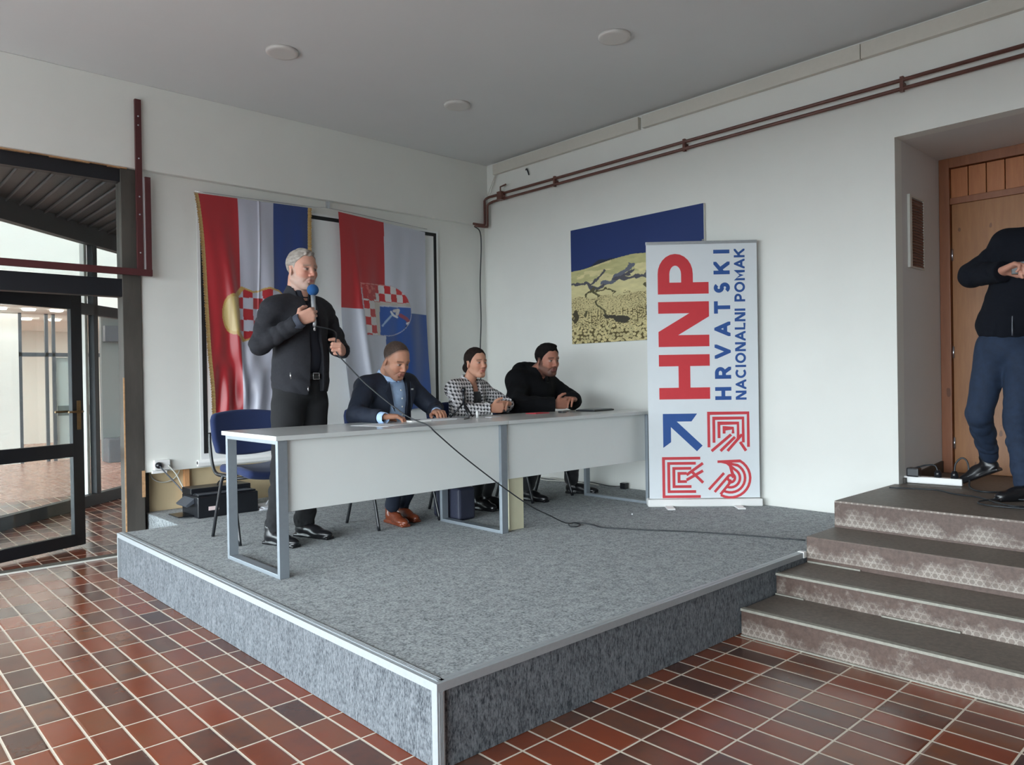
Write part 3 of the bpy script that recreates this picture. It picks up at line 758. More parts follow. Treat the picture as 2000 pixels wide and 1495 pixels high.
# arms: chequered shield turned on its side with a gold crown band at the left
sx = X - 2.645 ; sz = Z - 1.935
top = np.interp(sx, [0, .065, .12, .165, .21, .26, .31, .40, .50, .58], [.155, .225, .205, .190, .195, .22, .235, .215, .12, 0.0])
shield = (sx > .0) & (sx < .58) & (np.abs(sz) < top) & (sx > .035 - .9 * np.clip(np.abs(sz) - .15, 0, 1) * -0.9)
left = .02 + .05 * (1 - (sz / .17) ** 2)
shield &= sx > np.where(np.abs(sz) < .17, left * .6, 0)
gold = (sx > -.012) & (sx < .595) & (np.abs(sz) < top + .016)
put(C, gold & (sx > np.where(np.abs(sz) < .19, left * .45 - .012, -.01)), GOLD)
chk = ((np.floor((sx + .012) / .088) + np.floor((sz + .048 + .96) / .096)) % 2).astype(bool)
put(C, shield & chk, RED); put(C, shield & ~chk, WHT)
cr = (((sx + .008) / .098) ** 2 + (sz / .175) ** 2 < 1) & (sx < left * .45 - .004)
put(C, cr, lin(206, 184, 122))
put(C, cr & ((np.floor((sx + 1) / .017) % 4) == 0), lin(190, 164, 100))
put(C, cr & (np.abs(((sx + .008) / .098) ** 2 + (sz / .175) ** 2 - .86) < .14), GOLD)
t = thing('hanging_flag', (2.85, 6.31, 1.0), 'red white and blue national flag with chequered arms and gold fringe, hung upright', 'flag')
vgrid('flag_cloth', np.stack([X, Y, Z], -1), C, 'satin_flag', t)
for side in (0, -1):
    w_ = np.linspace(0, .034, 6); n = U.shape[0]; sgn = -1 if side == 0 else 1
    ex = X[:, side][:, None] + sgn * (w_[None] + .004 * np.sin(np.arange(n)[:, None] * 1.7 + w_[None] * 60) * (w_[None] > .02)); ez = np.repeat(Z[:, side][:, None], 6, 1) - .006 * np.sin(np.arange(n) * 2.3)[:, None] * (w_[None] / .04)
    ey = np.repeat(Y[:, side][:, None], 6, 1) - .002 - .006 * w_[None] / .04 + .003 * np.sin(np.arange(n)[:, None] * 1.3)
    CC = np.empty(ex.shape + (3,)); CC[:] = lin(196, 164, 100); CC[:, 3:] = lin(178, 142, 78)
    vgrid('gold_fringe', np.stack([ex, ey, ez], -1), CC, 'satin_flag', t)
w_ = np.linspace(0, .04, 6); n = U.shape[1]
ez = Z[-1][None] - w_[:, None] - .005 * np.sin(np.arange(n)[None] * 1.9) * (w_[:, None] > .02); ex = np.repeat(X[-1][None], 6, 0); ey = np.repeat(Y[-1][None], 6, 0) - .003
CC = np.empty(ex.shape + (3,)); CC[:] = lin(190, 156, 90)
vgrid('gold_fringe', np.stack([ex, ey, ez], -1), CC, 'satin_flag', t)

# ------------------------------------------------------------------ county flag, four fields
u = np.arange(0, 1.012, h); v = np.arange(0, 1.83, h); U, V = np.meshgrid(u, v); un = U / 1.01; vn = V / 1.82
X = 3.652 + U + .045 * vn * (1 - un) + .04 * (1 - un) * np.clip(vn - .5, 0, 1) * 1.6 + .055 * un * np.clip(vn - .35, 0, 1) + .010 * np.sin(V * 4) * (1 - un)
Z = 2.945 - .075 * un - V - .04 * (1 - un) * vn + .015 * np.sin(U * 8) * vn
Y = 6.312 - .028 * vn ** .7 * (np.sin((U - .22 * V) * 13 + .5) * .6 + .4 * np.sin((U + .05 * V) * 24)) - .02 * np.exp(-((U - .12 - .10 * V) / .035) ** 2) * vn * 1.6 - .02 * np.exp(-((U - .82 + .13 * V) / .05) ** 2) * vn
C = np.empty(U.shape + (3,)); C[:] = lin(184, 188, 200)
hx = .502 - .02 * vn
put(C, (U < hx) & (V < .885), lin(166, 26, 34)); put(C, (U >= hx) & (V >= .86), lin(30, 72, 140))
p = (X - 3.872) / .592; q = (2.292 - Z) / .508
p2 = p + .0; lft = .02 + .14 * q * .6
inside = (p > lft - .02) & (q > 0) & (q < 1) & (p < 1)
rc_ = ((p - .52) / .48) ** 2 + ((q - .5) / .5) ** 2
inside &= (p < .52) | (rc_ < 1)
edge = inside & ~((p > lft + .0) & (q > .018) & (q < .985) & ((p < .52) | (rc_ < .95)))
inner = inside & ~edge
band = inner
put(C, inner, lin(186, 178, 170))
cw = .112
ck = ((np.floor((p - lft) / cw) + np.floor((q - .02) / .155)) % 2 == 0)
left2 = inner & (p - lft < 2 * cw); top2 = inner & (q < .34)
put(C, (left2 | top2) & ck, lin(186, 30, 38)); put(C, (left2 | top2) & ~ck, lin(204, 200, 200))
put(C, inner & (p < lft + .27) & (q < .30), lin(168, 34, 38))
fl = fbm(p * 22, q * 22, 5)
put(C, inner & (p < lft + .27) & (q < .30) & (fl > .56), lin(196, 92, 88))
put(C, inner & (p > .385) & (q > .40), lin(30, 80, 156))
put(C, inner & (p > .385) & (q > .40) & (q < .425), lin(186, 190, 206))
blue_in = inner & (p > .395) & (q > .42)
put(C, blue_in & (line_dist(p, q, [(.43, .80), (.53, .68), (.62, .58)]) < .018), lin(150, 176, 206))
put(C, blue_in & (line_dist(p, q, [(.60, .52), (.64, .58), (.72, .62)]) < .020), lin(214, 218, 222))
put(C, blue_in & (line_dist(p, q, [(.66, .50), (.74, .48), (.72, .56)]) < .030), lin(200, 196, 194))
put(C, blue_in & (line_dist(p, q, [(.78, .58), (.88, .64), (.93, .70)]) < .034), lin(140, 66, 84))
put(C, blue_in & (line_dist(p, q, [(.90, .74), (.97, .71)]) < .018), lin(214, 206, 206))
put(C, blue_in & (line_dist(p, q, [(.89, .80), (.94, .79)]) < .022), lin(18, 30, 60))
put(C, edge, lin(176, 176, 188)); put(C, edge & (p < .5) & (q < .1), lin(196, 120, 118))
t = thing('hanging_flag', (4.15, 6.31, 1.1), 'red white and blue four-field county flag with a shield, hung upright near the corner', 'flag')
vgrid('flag_cloth', np.stack([X, Y, Z], -1), C, 'satin_flag', t)

# ------------------------------------------------------------------ canvas picture on the right wall
t = thing('wall_picture', (5.53, 4.31, 1.675), 'large canvas picture of a pale flower field under deep blue sky', 'picture')
add('canvas_stretcher', 'canvas_edge', lambda m: m.box(5.522, 3.548, 1.676, 5.549, 5.071, 2.801), t, bevel=.002)
hh = .0036; u = np.arange(0, 1.5225, hh); v = np.arange(0, 1.1245, hh); U, V = np.meshgrid(u, v); a = U / 1.52; b = V / 1.1225
hor = .650 + .055 * np.clip((a - .10) / .40, 0, 1) ** 1.4 + .03 * np.clip((a - .5) * 4, 0, 1) * np.sin(a * 5)
hor = hor - .012 * np.cos(a * 9)
C = np.empty(U.shape + (3,)); C[:] = lin(32, 54, 112)
C *= (1 - .10 * (1 - b))[..., None]
hill = (b < hor + .035 * np.exp(-((a - .24) / .055) ** 2) + .012 * np.exp(-((a - .33) / .03) ** 2)) & (b >= hor); put(C, hill, lin(40, 48, 66))
land = b < hor
d = (hor - b) / hor
f1 = fbm(a * 16, b * 44, 3); base = lin(224, 214, 160)[None, None] * (0.80 + .38 * f1[..., None]); C[land] = base[land]
green = land & (fbm(a * 7, b * 22, 8) > .50) & (d < .2); C[green] = C[green] * .62 + .38 * (lin(136, 146, 80)[None] * (.8 + .4 * f1[green][:, None]))
# dark valleys
def valley(pts, w, col):
    dd_ = line_dist(a + .012 * np.sin(b * 60), b + .012 * (fbm(a * 30, b * 30, 21) - .5) * 4, pts); put(C, land & (dd_ < w * (.5 + fbm(a * 40, b * 40, 13))), col)
dk = lin(84, 84, 92); dkg = lin(88, 84, 56)
valley([(0, .525), (.10, .52), (.18, .51), (.24, .555), (.27, .60)], .011, dk); valley([(.14, .50), (.19, .455), (.25, .47), (.36, .53), (.5, .56)], .014, dk)
valley([(.25, .50), (.33, .505), (.40, .545), (.50, .62)], .020, lin(104, 108, 122)); valley([(.36, .52), (.55, .52), (.8, .56), (1, .55)], .016, dk)
valley([(.19, .455), (.22, .40), (.215, .33), (.26, .27), (.33, .20), (.42, .18)], .012, dkg); valley([(.22, .44), (.29, .45), (.37, .42), (.30, .38)], .006, dkg)
valley([(.18, .45), (.12, .41), (.08, .36)], .006, dkg); valley([(.6, .45), (.7, .36), (.85, .33), (1, .25)], .012, dkg)
# flowers growing larger towards the viewer
for k, (lo, hi, sc) in enumerate(((.26, .40, 130), (.13, .28, 80), (.0, .15, 44))):
    w1, idn = worley(a * sc, b * sc * .9 * 1.1, 31 + k); zone = land & (b >= lo) & (b < hi + .02 * (f1 - .5) * 4)
    gap = zone & (w1 > (.50 if k else .60) + .35 * (fbm(a * 9, b * 14, 77) - .45)); C[gap] = lin(96, 84, 48) * 1.0
    pet = zone & ~gap; C[pet] = (lin(214, 200, 148)[None] * (.78 + .34 * idn[pet][:, None]))
    if k: put(C, zone & (w1 < .11), lin(176, 148, 70))
valley([(.215, .36), (.225, .31), (.26, .27), (.33, .20), (.42, .18)], .008, dkg); valley([(.02, .20), (.06, .23), (.03, .27)], .018, lin(70, 64, 44)); valley([(.30, .215), (.36, .20), (.44, .18)], .022, lin(62, 58, 46)); valley([(.12, .27), (.13, .23)], .010, dkg)
XYZ = np.stack([np.full(U.shape, 5.5215), 5.071 - U, 1.6765 + V], -1)
vgrid('painted_surface', XYZ, C, 'printed_canvas', t)

# ------------------------------------------------------------------ roll-up banner
A = Vector((4.862, 3.678, HS)); T = Vector((.706, -.708, 0)).normalized(); N = Vector((-T.y * -1, 0, 0))
N = Vector((-.708, -.706, 0)).normalized(); UP = Vector((0, 0, 1))
def bp(s_, z, off=0.0): return A + T * s_ + Vector((0, 0, z - HS)) + N * off
t = thing('roll_up_banner', A + T * .45, 'white roll-up banner with red and blue lettering in front of the right wall', 'banner')
m = MB(); n_ = 14
vs = []; fs = []
for i in range(n_ + 1):
    z = .37 + (2.395 - .37) * i / n_
    for j in range(9):
        s_ = .015 + .87 * j / 8; vs.append(bp(s_, z + .004 * j / 8, .0)); 
for i in range(n_):
    for j in range(8): fs.append((i * 9 + j, i * 9 + j + 1, (i + 1) * 9 + j + 1, (i + 1) * 9 + j))
m.add(vs, fs); o = m.build('banner_sheet', 'banner_fabric', t)
md = o.modifiers.new('sheet_thickness', 'SOLIDIFY'); md.thickness = .0012; md.offset = -1
for p in o.data.polygons: p.use_smooth = False
m = MB(); m.obox(bp(.45, .338, -.02), T * .45, N * .055, UP * .03); m.build('base_cassette', 'white_plastic', t, bevel=.012, seg=3)
for s_ in (.16, .70):
    m = MB(); m.obox(bp(s_, HS + .006, .04), T * .03, N * .13, UP * .006); m.build('foot', 'white_plastic', t, bevel=.003)
m = MB(); m.obox(bp(.45, 2.402, -.003), T * .438, N * .009, UP * .012); m.build('top_rail', 'aluminium', t, bevel=.004)
m = MB(); m.tube([bp(.47, .36, -.04), bp(.47, 2.43, -.018)], .009, 10); m.build('support_pole', 'aluminium', t)
GL = {  # centre-line strokes in a w x 1 box
 'H': (.82, [[(0, 0), (0, 1)], [(1, 0), (1, 1)], [(0, .5), (1, .5)]]), 'I': (0, [[(0, 0), (0, 1)]]),
 'N': (.86, [[(0, 0), (0, 1)], [(0, 1), (1, 0)], [(1, 0), (1, 1)]]), 'T': (.78, [[(0, 1), (1, 1)], [(.5, 0), (.5, 1)]]),
 'V': (.9, [[(0, 1), (.5, 0), (1, 1)]]), 'A': (.92, [[(0, 0), (.5, 1), (1, 0)], [(.22, .27), (.78, .27)]]), 'L': (.6, [[(0, 1), (0, 0), (1, 0)]]),
 'K': (.8, [[(0, 0), (0, 1)], [(1, 1), (.02, .42)], [(.38, .62), (1, 0)]]), 'M': (1.0, [[(0, 0), (0, 1), (.5, .25), (1, 1), (1, 0)]])}
def arc(cx, cy, rx, ry, a0, a1, n=12): return [(cx + rx * math.cos(math.radians(a0 + (a1 - a0) * i / n)), cy + ry * math.sin(math.radians(a0 + (a1 - a0) * i / n))) for i in range(n + 1)]
GL['P'] = (.72, [[(0, 0), (0, 1)], [(0, 1), (.5, 1)] + arc(.5, .70, .5, .30, 90, -90) + [(0, .40)]])
GL['R'] = (.76, [[(0, 0), (0, 1)], [(0, 1), (.5, 1)] + arc(.5, .71, .48, .29, 90, -90) + [(0, .42)], [(.55, .42), (1, 0)]])
GL['O'] = (1.0, [arc(.5, .5, .5, .5, 0, 360, 28)])
GL['C'] = (.9, [arc(.55, .5, .55, .5, 45, 315, 22)])
GL['S'] = (.66, [arc(.5, .74, .46, .26, 35, 250, 12) + arc(.5, .26, .5, .26, 70, -150, 12)])
def clip_poly(poly, x0, y0, x1, y1):
    for ax, lim, sg in ((0, x0, 1), (0, x1, -1), (1, y0, 1), (1, y1, -1)):
        out = []
        for i in range(len(poly)):
            p, q = poly[i - 1], poly[i]; dp, dq = sg * (p[ax] - lim), sg * (q[ax] - lim)
            if (dp >= 0) != (dq >= 0):
                t_ = dp / (dp - dq); out.append((p[0] + (q[0] - p[0]) * t_, p[1] + (q[1] - p[1]) * t_))
            if dq >= 0: out.append(q)
        poly = out
        if len(poly) < 3: return []
    return poly
def letter(ch, z0, z1, s_top, s_base, sw, mat, off):
    """letter lying on its side: its foot at s_base, its top at s_top, reading upwards from z0 to z1"""
    m = MB(); Hh = s_base - s_top; Ww = z1 - z0; k = 0
    if ch == 'N':
        dg = sw * 1.3
        for pl in ([(0, 0), (sw, 0), (sw, Hh), (0, Hh)], [(Ww - sw, 0), (Ww, 0), (Ww, Hh), (Ww - sw, Hh)], [(0, Hh), (dg, Hh), (Ww, 0), (Ww - dg, 0)]):
            m.prism([bp(s_base - y, z0 + x, off + k * .00025) for x, y in pl], N * .0012); k += 1
        return m.build('letter', mat, t)
    for st in GL[ch][1]:
        P = []
        for x, y in st:
            q = Vector((sw / 2 + x * (Ww - sw), sw / 2 + y * (Hh - sw)))
            if not P or (q - P[-1]).length > 1e-5: P.append(q)
        closed = ch == 'O'
        if not closed:
            for e_, i_ in ((0, 1), (-1, -2)):
                end = st[0] if e_ == 0 else st[-1]
                if end[1] in (0, 1) or end[0] in (0, 1):
                    d_ = (P[e_] - P[i_]).normalized(); P[e_] = P[e_] + d_ * sw * (1.2 if abs(d_.x) > .05 and abs(d_.y) > .05 else .5)
        L_, R_ = [], []
        for i, p in enumerate(P):
            a_ = P[i - 1] if i else (P[-2] if closed else p); b_ = P[i + 1] if i < len(P) - 1 else (P[1] if closed else p)
            d_ = (b_ - a_).normalized(); sd = Vector((-d_.y, d_.x))
            if 0 < i < len(P) - 1: d0 = (P[i] - P[i - 1]).normalized(); sd = sd / max(.38, Vector((-d0.y, d0.x)).dot(sd))
            L_.append(p + sd * sw / 2); R_.append(p - sd * sw / 2)
        for i in range(len(P) - 1):
            pl = clip_poly([tuple(L_[i]), tuple(L_[i + 1]), tuple(R_[i + 1]), tuple(R_[i])], 0, 0, Ww, Hh)
            if len(pl) > 2: m.prism([bp(s_base - y, z0 + x, off + k * .00025) for x, y in pl], N * .0012)
        k += 1
    return m.build('letter', mat, t)
off = .0008
for ch, z0, z1 in (('H', 1.16, 1.515), ('N', 1.578, 1.935), ('P', 1.996, 2.315)): letter(ch, z0, z1, .105, .505, .092, 'lettering_red', off)
word = 'HRVATSKI'; z = 1.15; ws = [max(.034, GL[c][0] * .125 + .0) if c != 'I' else .034 for c in word]; gap = (2.345 - 1.15 - sum(ws)) / (len(word) - 1)
for c, w_ in zip(word, ws): letter(c, z, z + w_, .545, .672, .030, 'banner_blue', off); z += w_ + gap
word = 'NACIONALNI POMAK'; ws = [(.02 if c == 'I' else .03 if c == ' ' else GL[c][0] * .072 + .01) for c in word]; gap = (2.345 - 1.15 - sum(ws)) / (len(word) - 1); z = 1.15
for c, w_ in zip(word, ws):
    if c != ' ': letter(c, z, z + w_, .706, .790, .0175, 'banner_blue', off)
    z += w_ + gap
def strips(name, mat, polys, w_):
    m = MB()
    for i, st in enumerate(polys): m.strip([bp(x, y, off + i * .0002) for x, y in st], w_, N, .0012)
    return m.build(name, mat, t)
m = MB()
def P2(pts): m.prism([bp(x, y, off + len(m.f) * .00005) for x, y in pts], N * .0012)
s0, s1, za, zb = .130, .43, .745, 1.045
P2([(s0, zb), (s1 - .03, zb), (s1 - .075, zb - .062), (s0 + .0, zb - .062)]); P2([(s0, zb), (s0 + .062, zb), (s0 + .062, za + .075), (s0, za + .03)])
P2([(s0 + .02, zb - .065), (s0 + .065, zb - .02), (s1 + .01, za + .045), (s1 - .035, za)])
m.build('arrow_emblem', 'banner_blue', t)
s0, s1 = .490, .80; c_ = .645; st = []
for k in range(4):
    q = k * .040; st.append([(s0 + q, za + .03 + q * .9), (s0 + q, zb - q), (s1 - q, zb - q), (s1 - q, za + .03 + q * .9)])
st.append([(s0 + .02, za), (c_ + .02, za + .13)]); st.append([(s0 + .09, za), (c_ + .05, za + .11)]); st.append([(s1 - .02, za), (c_ + .09, za + .07)]); st.append([(c_ - .01, za), (s1 - .05, za + .13)])
strips('maze_emblem', 'banner_red', st, .022)
s0, s1, za, zb = .130, .44, .385, .69; c_ = (za + zb) / 2; st = []
for k in range(4):
    q = k * .040; st.append([(s1 - .02 - q * .9, zb - q), (s0 + q, zb - q), (s0 + q, za + q), (s1 - .02 - q * .9, za + q)])
st.append([(s1, zb - .04), (s1 - .13, c_ + .02)]); st.append([(s1, zb - .10), (s1 - .13, c_ - .02)]); st.append([(s1, za + .11), (s1 - .09, za + .20)])
strips('maze_emblem', 'banner_red', st, .022)
st = []; cx, cz = .655, .53
for k in range(4):
    r = .155 - k * .040
    if r > .03: st.append([(cx + r * math.cos(math.radians(a_)), cz + r * math.sin(math.radians(a_))) for a_ in range(-120, 61, 12)] + [(cx - .10 + .03 * k, cz + .13 + .0 * k)])
for k in range(3): st.append([(cx - .17 + k * .045, cz - .09 - k * .02), (cx - .05 + k * .03, cz + .04 - k * .03)])
st.append([(cx + .022 * math.cos(a_ / 3), cz + .022 * math.sin(a_ / 3)) for a_ in range(0, 16)])
strips('knot_emblem', 'banner_red', st, .020)

# ------------------------------------------------------------------ tables
def o_frame(m, x, ya, yb, zb, zt, wx=.055, ty=.028):
    m.box(x, ya, zb, x + wx, ya + ty, zt); m.box(x, yb - ty, zb, x + wx, yb, zt)
    m.box(x, ya + ty, zb, x + wx, yb - ty, zb + .022); m.box(x, ya + ty, zt - .022, x + wx, yb - ty, zt)
t = thing('conference_table', (2.6, 4.07, HS), 'long pale grey table with white front panel, the one nearer the blue empty chair', 'table', 'pale grey tables in a row')
m = MB(); m.box(1.765, 3.722, 1.040, 3.412, 4.44, 1.065); m.build('tabletop', 'table_laminate', t, bevel=.002)
m = MB(); m.box(1.84, 3.765, .655, 3.375, 3.783, 1.038); m.build('front_panel', 'panel_laminate', t, bevel=.002)
for x in (1.783, 3.36):
    m = MB(); o_frame(m, x, 3.742, 4.425, HS, 1.0395); m.build('leg_frame', 'table_steel', t, bevel=.002)
t = thing('conference_table', (4.22, 4.07, HS), 'long pale grey table with white front panel, the one behind the banner edge', 'table', 'pale grey tables in a row')
m = MB(); m.box(3.416, 3.722, 1.040, 5.03, 4.44, 1.065); m.build('tabletop', 'table_laminate', t, bevel=.002)
m = MB(); m.box(3.44, 3.765, .665, 4.955, 3.783, 1.038); m.build('front_panel', 'panel_laminate', t, bevel=.002)
m = MB(); o_frame(m, 4.958, 3.742, 4.44, HS, 1.0395, .05); m.build('leg_frame', 'table_steel', t, bevel=.002)
m = MB(); m.box(3.462, 3.786, HS, 3.60, 3.835, 1.0395); m.build('pedestal_leg', 'cream_board', t, bevel=.003)

# ------------------------------------------------------------------ chairs
def make_chair(loc, rz, label):
    t = thing('visitor_chair', (0, 0, 0), label, 'chair', 'blue visitor chairs behind the tables')
    def sheet(fn, nu, nv, th, name, mat):
        P = np.array([[fn(i / (nu - 1), j / (nv - 1)) for i in range(nu)] for j in range(nv)])
        idx = np.arange(nu * nv).reshape(nv, nu); Q = np.stack([idx[:-1, :-1], idx[:-1, 1:], idx[1:, 1:], idx[1:, :-1]], -1).reshape(-1, 4)
        o = np_mesh(name, P.reshape(-1, 3), Q, None, mat, t, Vector((0, 0, 0)))
        md = o.modifiers.new('padding', 'SOLIDIFY'); md.thickness = th; md.offset = 0
        b = o.modifiers.new('soft_edge', 'BEVEL'); b.width = th * .42; b.segments = 3; b.limit_method = 'ANGLE'
        return o
    def back(a, b):
        x = (a - .5) * 2; w = .245 - .04 * b * 0 + .0
        halfw = .252 - .05 * max(0, (.35 - b)) - .10 * max(0, b - .82) ** 1.0
        z = .565 + .265 * b + (.02 * (1 - x * x) if b > .5 else -.03 * (1 - x * x) * (1 - b * 2)) 
        return (x * halfw, -.235 - .10 * b * .6 + .045 * x * x, z)
    sheet(back, 17, 13, .045, 'backrest', 'chair_blue')
    def seat(a, b):
        x = (a - .5) * 2; w = .235 - .02 * b
        w *= (1 - .10 * max(0, abs(b - .5) - .38) / .12)
        return (x * w, -.20 + .43 * b, .455 - .035 * max(0, b - .7) ** 1.3 * 3.0 - .012 * (1 - x * x) + .012 * x * x)
    sheet(seat, 15, 15, .055, 'seat', 'chair_blue')
    for sx_ in (-1, 1):
        m = MB(); m.tube(spline([(sx_ * .262, .215, 0), (sx_ * .255, .14, .25), (sx_ * .25, .09, .40), (sx_ * .248, -.02, .425), (sx_ * .248, -.17, .43), (sx_ * .248, -.235, .49), (sx_ * .246, -.275, .62), (sx_ * .243, -.285, .70)], 7), .0135, 10, flat=.75)
        m.build('side_leg', 'black_steel', t, origin=None)
        m = MB(); m.tube(spline([(sx_ * .262, -.215, 0), (sx_ * .258, -.13, .24), (sx_ * .252, -.065, .41), (sx_ * .235, -.03, .425)], 7), .0135, 10, flat=.75)
        m.build('rear_leg', 'black_steel', t)
    m = MB(); m.tube([(-.24, -.10, .42), (.24, -.10, .42)], .011, 8); m.tube([(-.24, .09, .415), (.24, .09, .415)], .011, 8); m.build('cross_bar', 'black_steel', t)
    t.location = loc; t.rotation_euler = (0, 0, rz)
    return t
CH = make_chair((2.235, 4.92, HS), math.radians(181), 'empty blue padded visitor chair behind the standing man')
for (x, y, a, lab) in ((3.11, 4.66, 180, 'blue visitor chair under the man in the navy suit jacket'), (3.87, 4.68, 178, 'blue visitor chair under the woman in the chequered jacket'), (4.60, 4.70, 184, 'blue visitor chair under the bearded man in black')):
    c = copy_tree(CH); c.location = (x, y, HS); c.rotation_euler = (0, 0, math.radians(a)); c['label'] = lab

# ------------------------------------------------------------------ things on and around the tables
ZT = 1.0655
def flat(name, mat, c, w_, d_, th, a, label, cat, bev=.0008):
    m = MB(); ca, sa = math.cos(a), math.sin(a)
    m.obox((c[0], c[1], ZT + th / 2), (w_ / 2 * ca, w_ / 2 * sa, 0), (-d_ / 2 * sa, d_ / 2 * ca, 0), (0, 0, th / 2))
    return tag(m.build(name, mat, bevel=bev), label, cat)
flat('paper_sheet', 'paper_white', (2.62, 4.06), .21, .30, .0012, .3, 'flat white sheet of paper on the table left of the suited man', 'paper')
flat('phone', 'white_plastic', (3.0, 4.17), .15, .075, .009, -.1, 'white mobile phone lying by the suited man\'s right hand', 'phone')
flat('notebook', 'paper_white', (3.20, 4.21), .21, .15, .008, .05, 'closed pale notebook between the hands of the suited man', 'notebook')
flat('paper_pad', 'paper_white', (3.40, 4.31), .21, .16, .004, .1, 'pale paper pad on the table right of the suited man', 'paper')
flat('card', 'paper_white', (3.66, 4.16), .12, .06, .003, .2, 'small white card on the table before the woman', 'card')
flat('red_notebook', 'paper_red', (4.22, 4.26), .16, .11, .006, .05, 'small red booklet on the table before the bearded man', 'notebook')
t = thing('folded_tablet', (4.72, 4.2, ZT), 'thin black folded tablet or keyboard case on the table end', 'tablet')
m = MB(); m.obox((4.80, 4.16, ZT + .006), (.15, .02, 0), (-.012, .09, 0), (0, 0, .0055)); m.build('case', 'black_plastic', t, bevel=.003)
m = MB(); m.obox((4.80, 4.16, ZT + .014), (.14, .018, 0), (-.011, .08, 0), (0, 0, .0018)); m.build('cover', 'grey_plastic', t, bevel=.001)
t = thing('key_bunch', (4.47, 4.15, ZT), 'small bunch of keys on a dark fob before the bearded man', 'keys')
m = MB(); m.tube([(4.46 + .014 * math.cos(a_), 4.15 + .014 * math.sin(a_), ZT + .004) for a_ in np.linspace(0, 2 * PI, 14)[:-1]], .0015, 6, closed=True); m.build('key_ring', 'steel_ring', t)
m = MB(); m.obox((4.50, 4.14, ZT + .004), (.025, .003, 0), (-.001, .008, 0), (0, 0, .002)); m.obox((4.48, 4.17, ZT + .004), (.018, .018, 0), (-.004, .004, 0), (0, 0, .0015)); m.build('key', 'steel_ring', t)
m = MB(); m.obox((4.40, 4.16, ZT + .008), (.035, .01, 0), (-.005, .02, 0), (0, 0, .0075)); m.build('fob', 'black_plastic', t, bevel=.004)
t = thing('tabletop_tripod', (3.45, 4.24, ZT), 'small black tabletop tripod stand on the table beside the woman', 'tripod')
for a_ in (0.2, 2.3, 4.4):
    m = MB(); m.tube([(3.45, 4.24, ZT + .11), (3.45 + .10 * math.cos(a_), 4.24 + .10 * math.sin(a_), ZT + .006)], [.008, .006], 8); m.build('leg', 'black_plastic', t)
m = MB(); m.tube([(3.45, 4.24, ZT + .10), (3.452, 4.242, ZT + .20)], .010, 10); m.ball((3.452, 4.242, ZT + .205), .018, 8); m.build('stem', 'black_plastic', t)
m = MB(); m.tube([(3.50, 4.15, ZT + .001), (3.50, 4.15, ZT + .052)], .008, 12)
tag(m.build('white_marker', 'white_plastic'), 'small white upright cylinder standing by the tripod', 'marker')
m = MB(); m.tube(spline([(3.32, 4.08, ZT + .004), (3.42, 4.14, ZT + .004), (3.44, 4.21, ZT + .006), (3.40, 4.27, ZT + .006), (3.36, 4.34, ZT + .004)], 6), .003, 6)
tag(m.build('thin_cable', 'cable_black'), 'thin black cable lying on the table beside the tripod', 'cable')

# under the tables
t = thing('handbag', (3.52, 4.42, HS), 'dark navy handbag standing on the stage under the table', 'handbag')
m = MB(); m.box(3.44, 4.30, HS, 3.60, 4.62, HS + .24); m.build('bag_body', 'bag_navy', t, bevel=.03, seg=4)
m = MB(); m.tube(spline([(3.52, 4.34, HS + .22), (3.52, 4.36, HS + .31), (3.52, 4.46, HS + .345), (3.52, 4.55, HS + .31), (3.52, 4.58, HS + .22)], 6), .008, 8); m.build('bag_handle', 'black_leather', t)
m = MB(); m.box(3.436, 4.44, HS + .15, 3.442, 4.48, HS + .19); m.build('bag_clasp', 'steel_ring', t, bevel=.002)
m = MB(); m.tube(spline([(5.48, 5.6, HS + .01), (5.40, 5.35, HS + .008), (5.46, 5.15, HS + .008), (5.50, 4.85, HS + .008), (5.46, 4.7, HS + .008)], 8), .006, 6); m.tube(spline([(5.52, 5.4, HS + .012), (5.45, 5.2, HS + .02), (5.50, 5.0, HS + .008)], 8), .006, 6)
tag(m.build('floor_cable', 'cable_white'), 'loose white cables on the stage floor along the right wall', 'cable')
t = thing('cable_box', (5.49, 4.42, HS), 'tiny black socket block on the stage floor at the right wall', 'socket')
m = MB(); m.box(5.465, 4.39, HS + .001, 5.515, 4.45, HS + .055); m.build('block', 'black_plastic', t, bevel=.005)
m = MB(); m.tube(spline([(5.49, 4.46, HS + .02), (5.50, 4.6, HS + .008), (5.46, 4.8, HS + .03), (5.50, 4.95, HS + .01)], 7), .004, 6); m.build('lead', 'cable_black', t)
m = MB(); m.ball((4.50, 3.55, HS + .004), .006, 6)
tag(m.build('paper_scrap', 'paper_white'), 'tiny white scrap of paper on the grey carpet', 'scrap')

# long microphone cable from the speaker's hand over the table to the floor
pts = [(2.345, 4.365, 1.70), (2.40, 4.345, 1.690), (2.46, 4.34, 1.675), (2.500, 4.37, 1.65), (2.512, 4.402, 1.60), (2.514, 4.400, 1.54), (2.532, 4.30, 1.455), (2.567, 4.10, 1.312), (2.663, 3.85, 1.136), (2.735, 3.715, 1.072), (2.785, 3.69, 1.02), (2.968, 3.675, .872), (3.264, 3.67, .664), (3.558, 3.68, .481), (3.76, 3.69, .385), (3.88, 3.66, .322), (3.95, 3.625, HS + .007),
       (3.93, 3.56, HS + .006), (3.86, 3.53, HS + .007), (3.83, 3.56, HS + .008), (3.87, 3.61, HS + .014), (3.95, 3.60, HS + .012), (3.985, 3.50, HS + .006), (3.96, 3.38, HS + .006), (4.03, 3.24, HS + .006), (4.11, 3.08, HS + .006), (4.25, 2.85, HS + .006), (4.38, 2.55, HS + .006), (4.5, 2.2, HS + .006)]
m = MB(); m.tube(spline(pts, 8), .0042, 8)
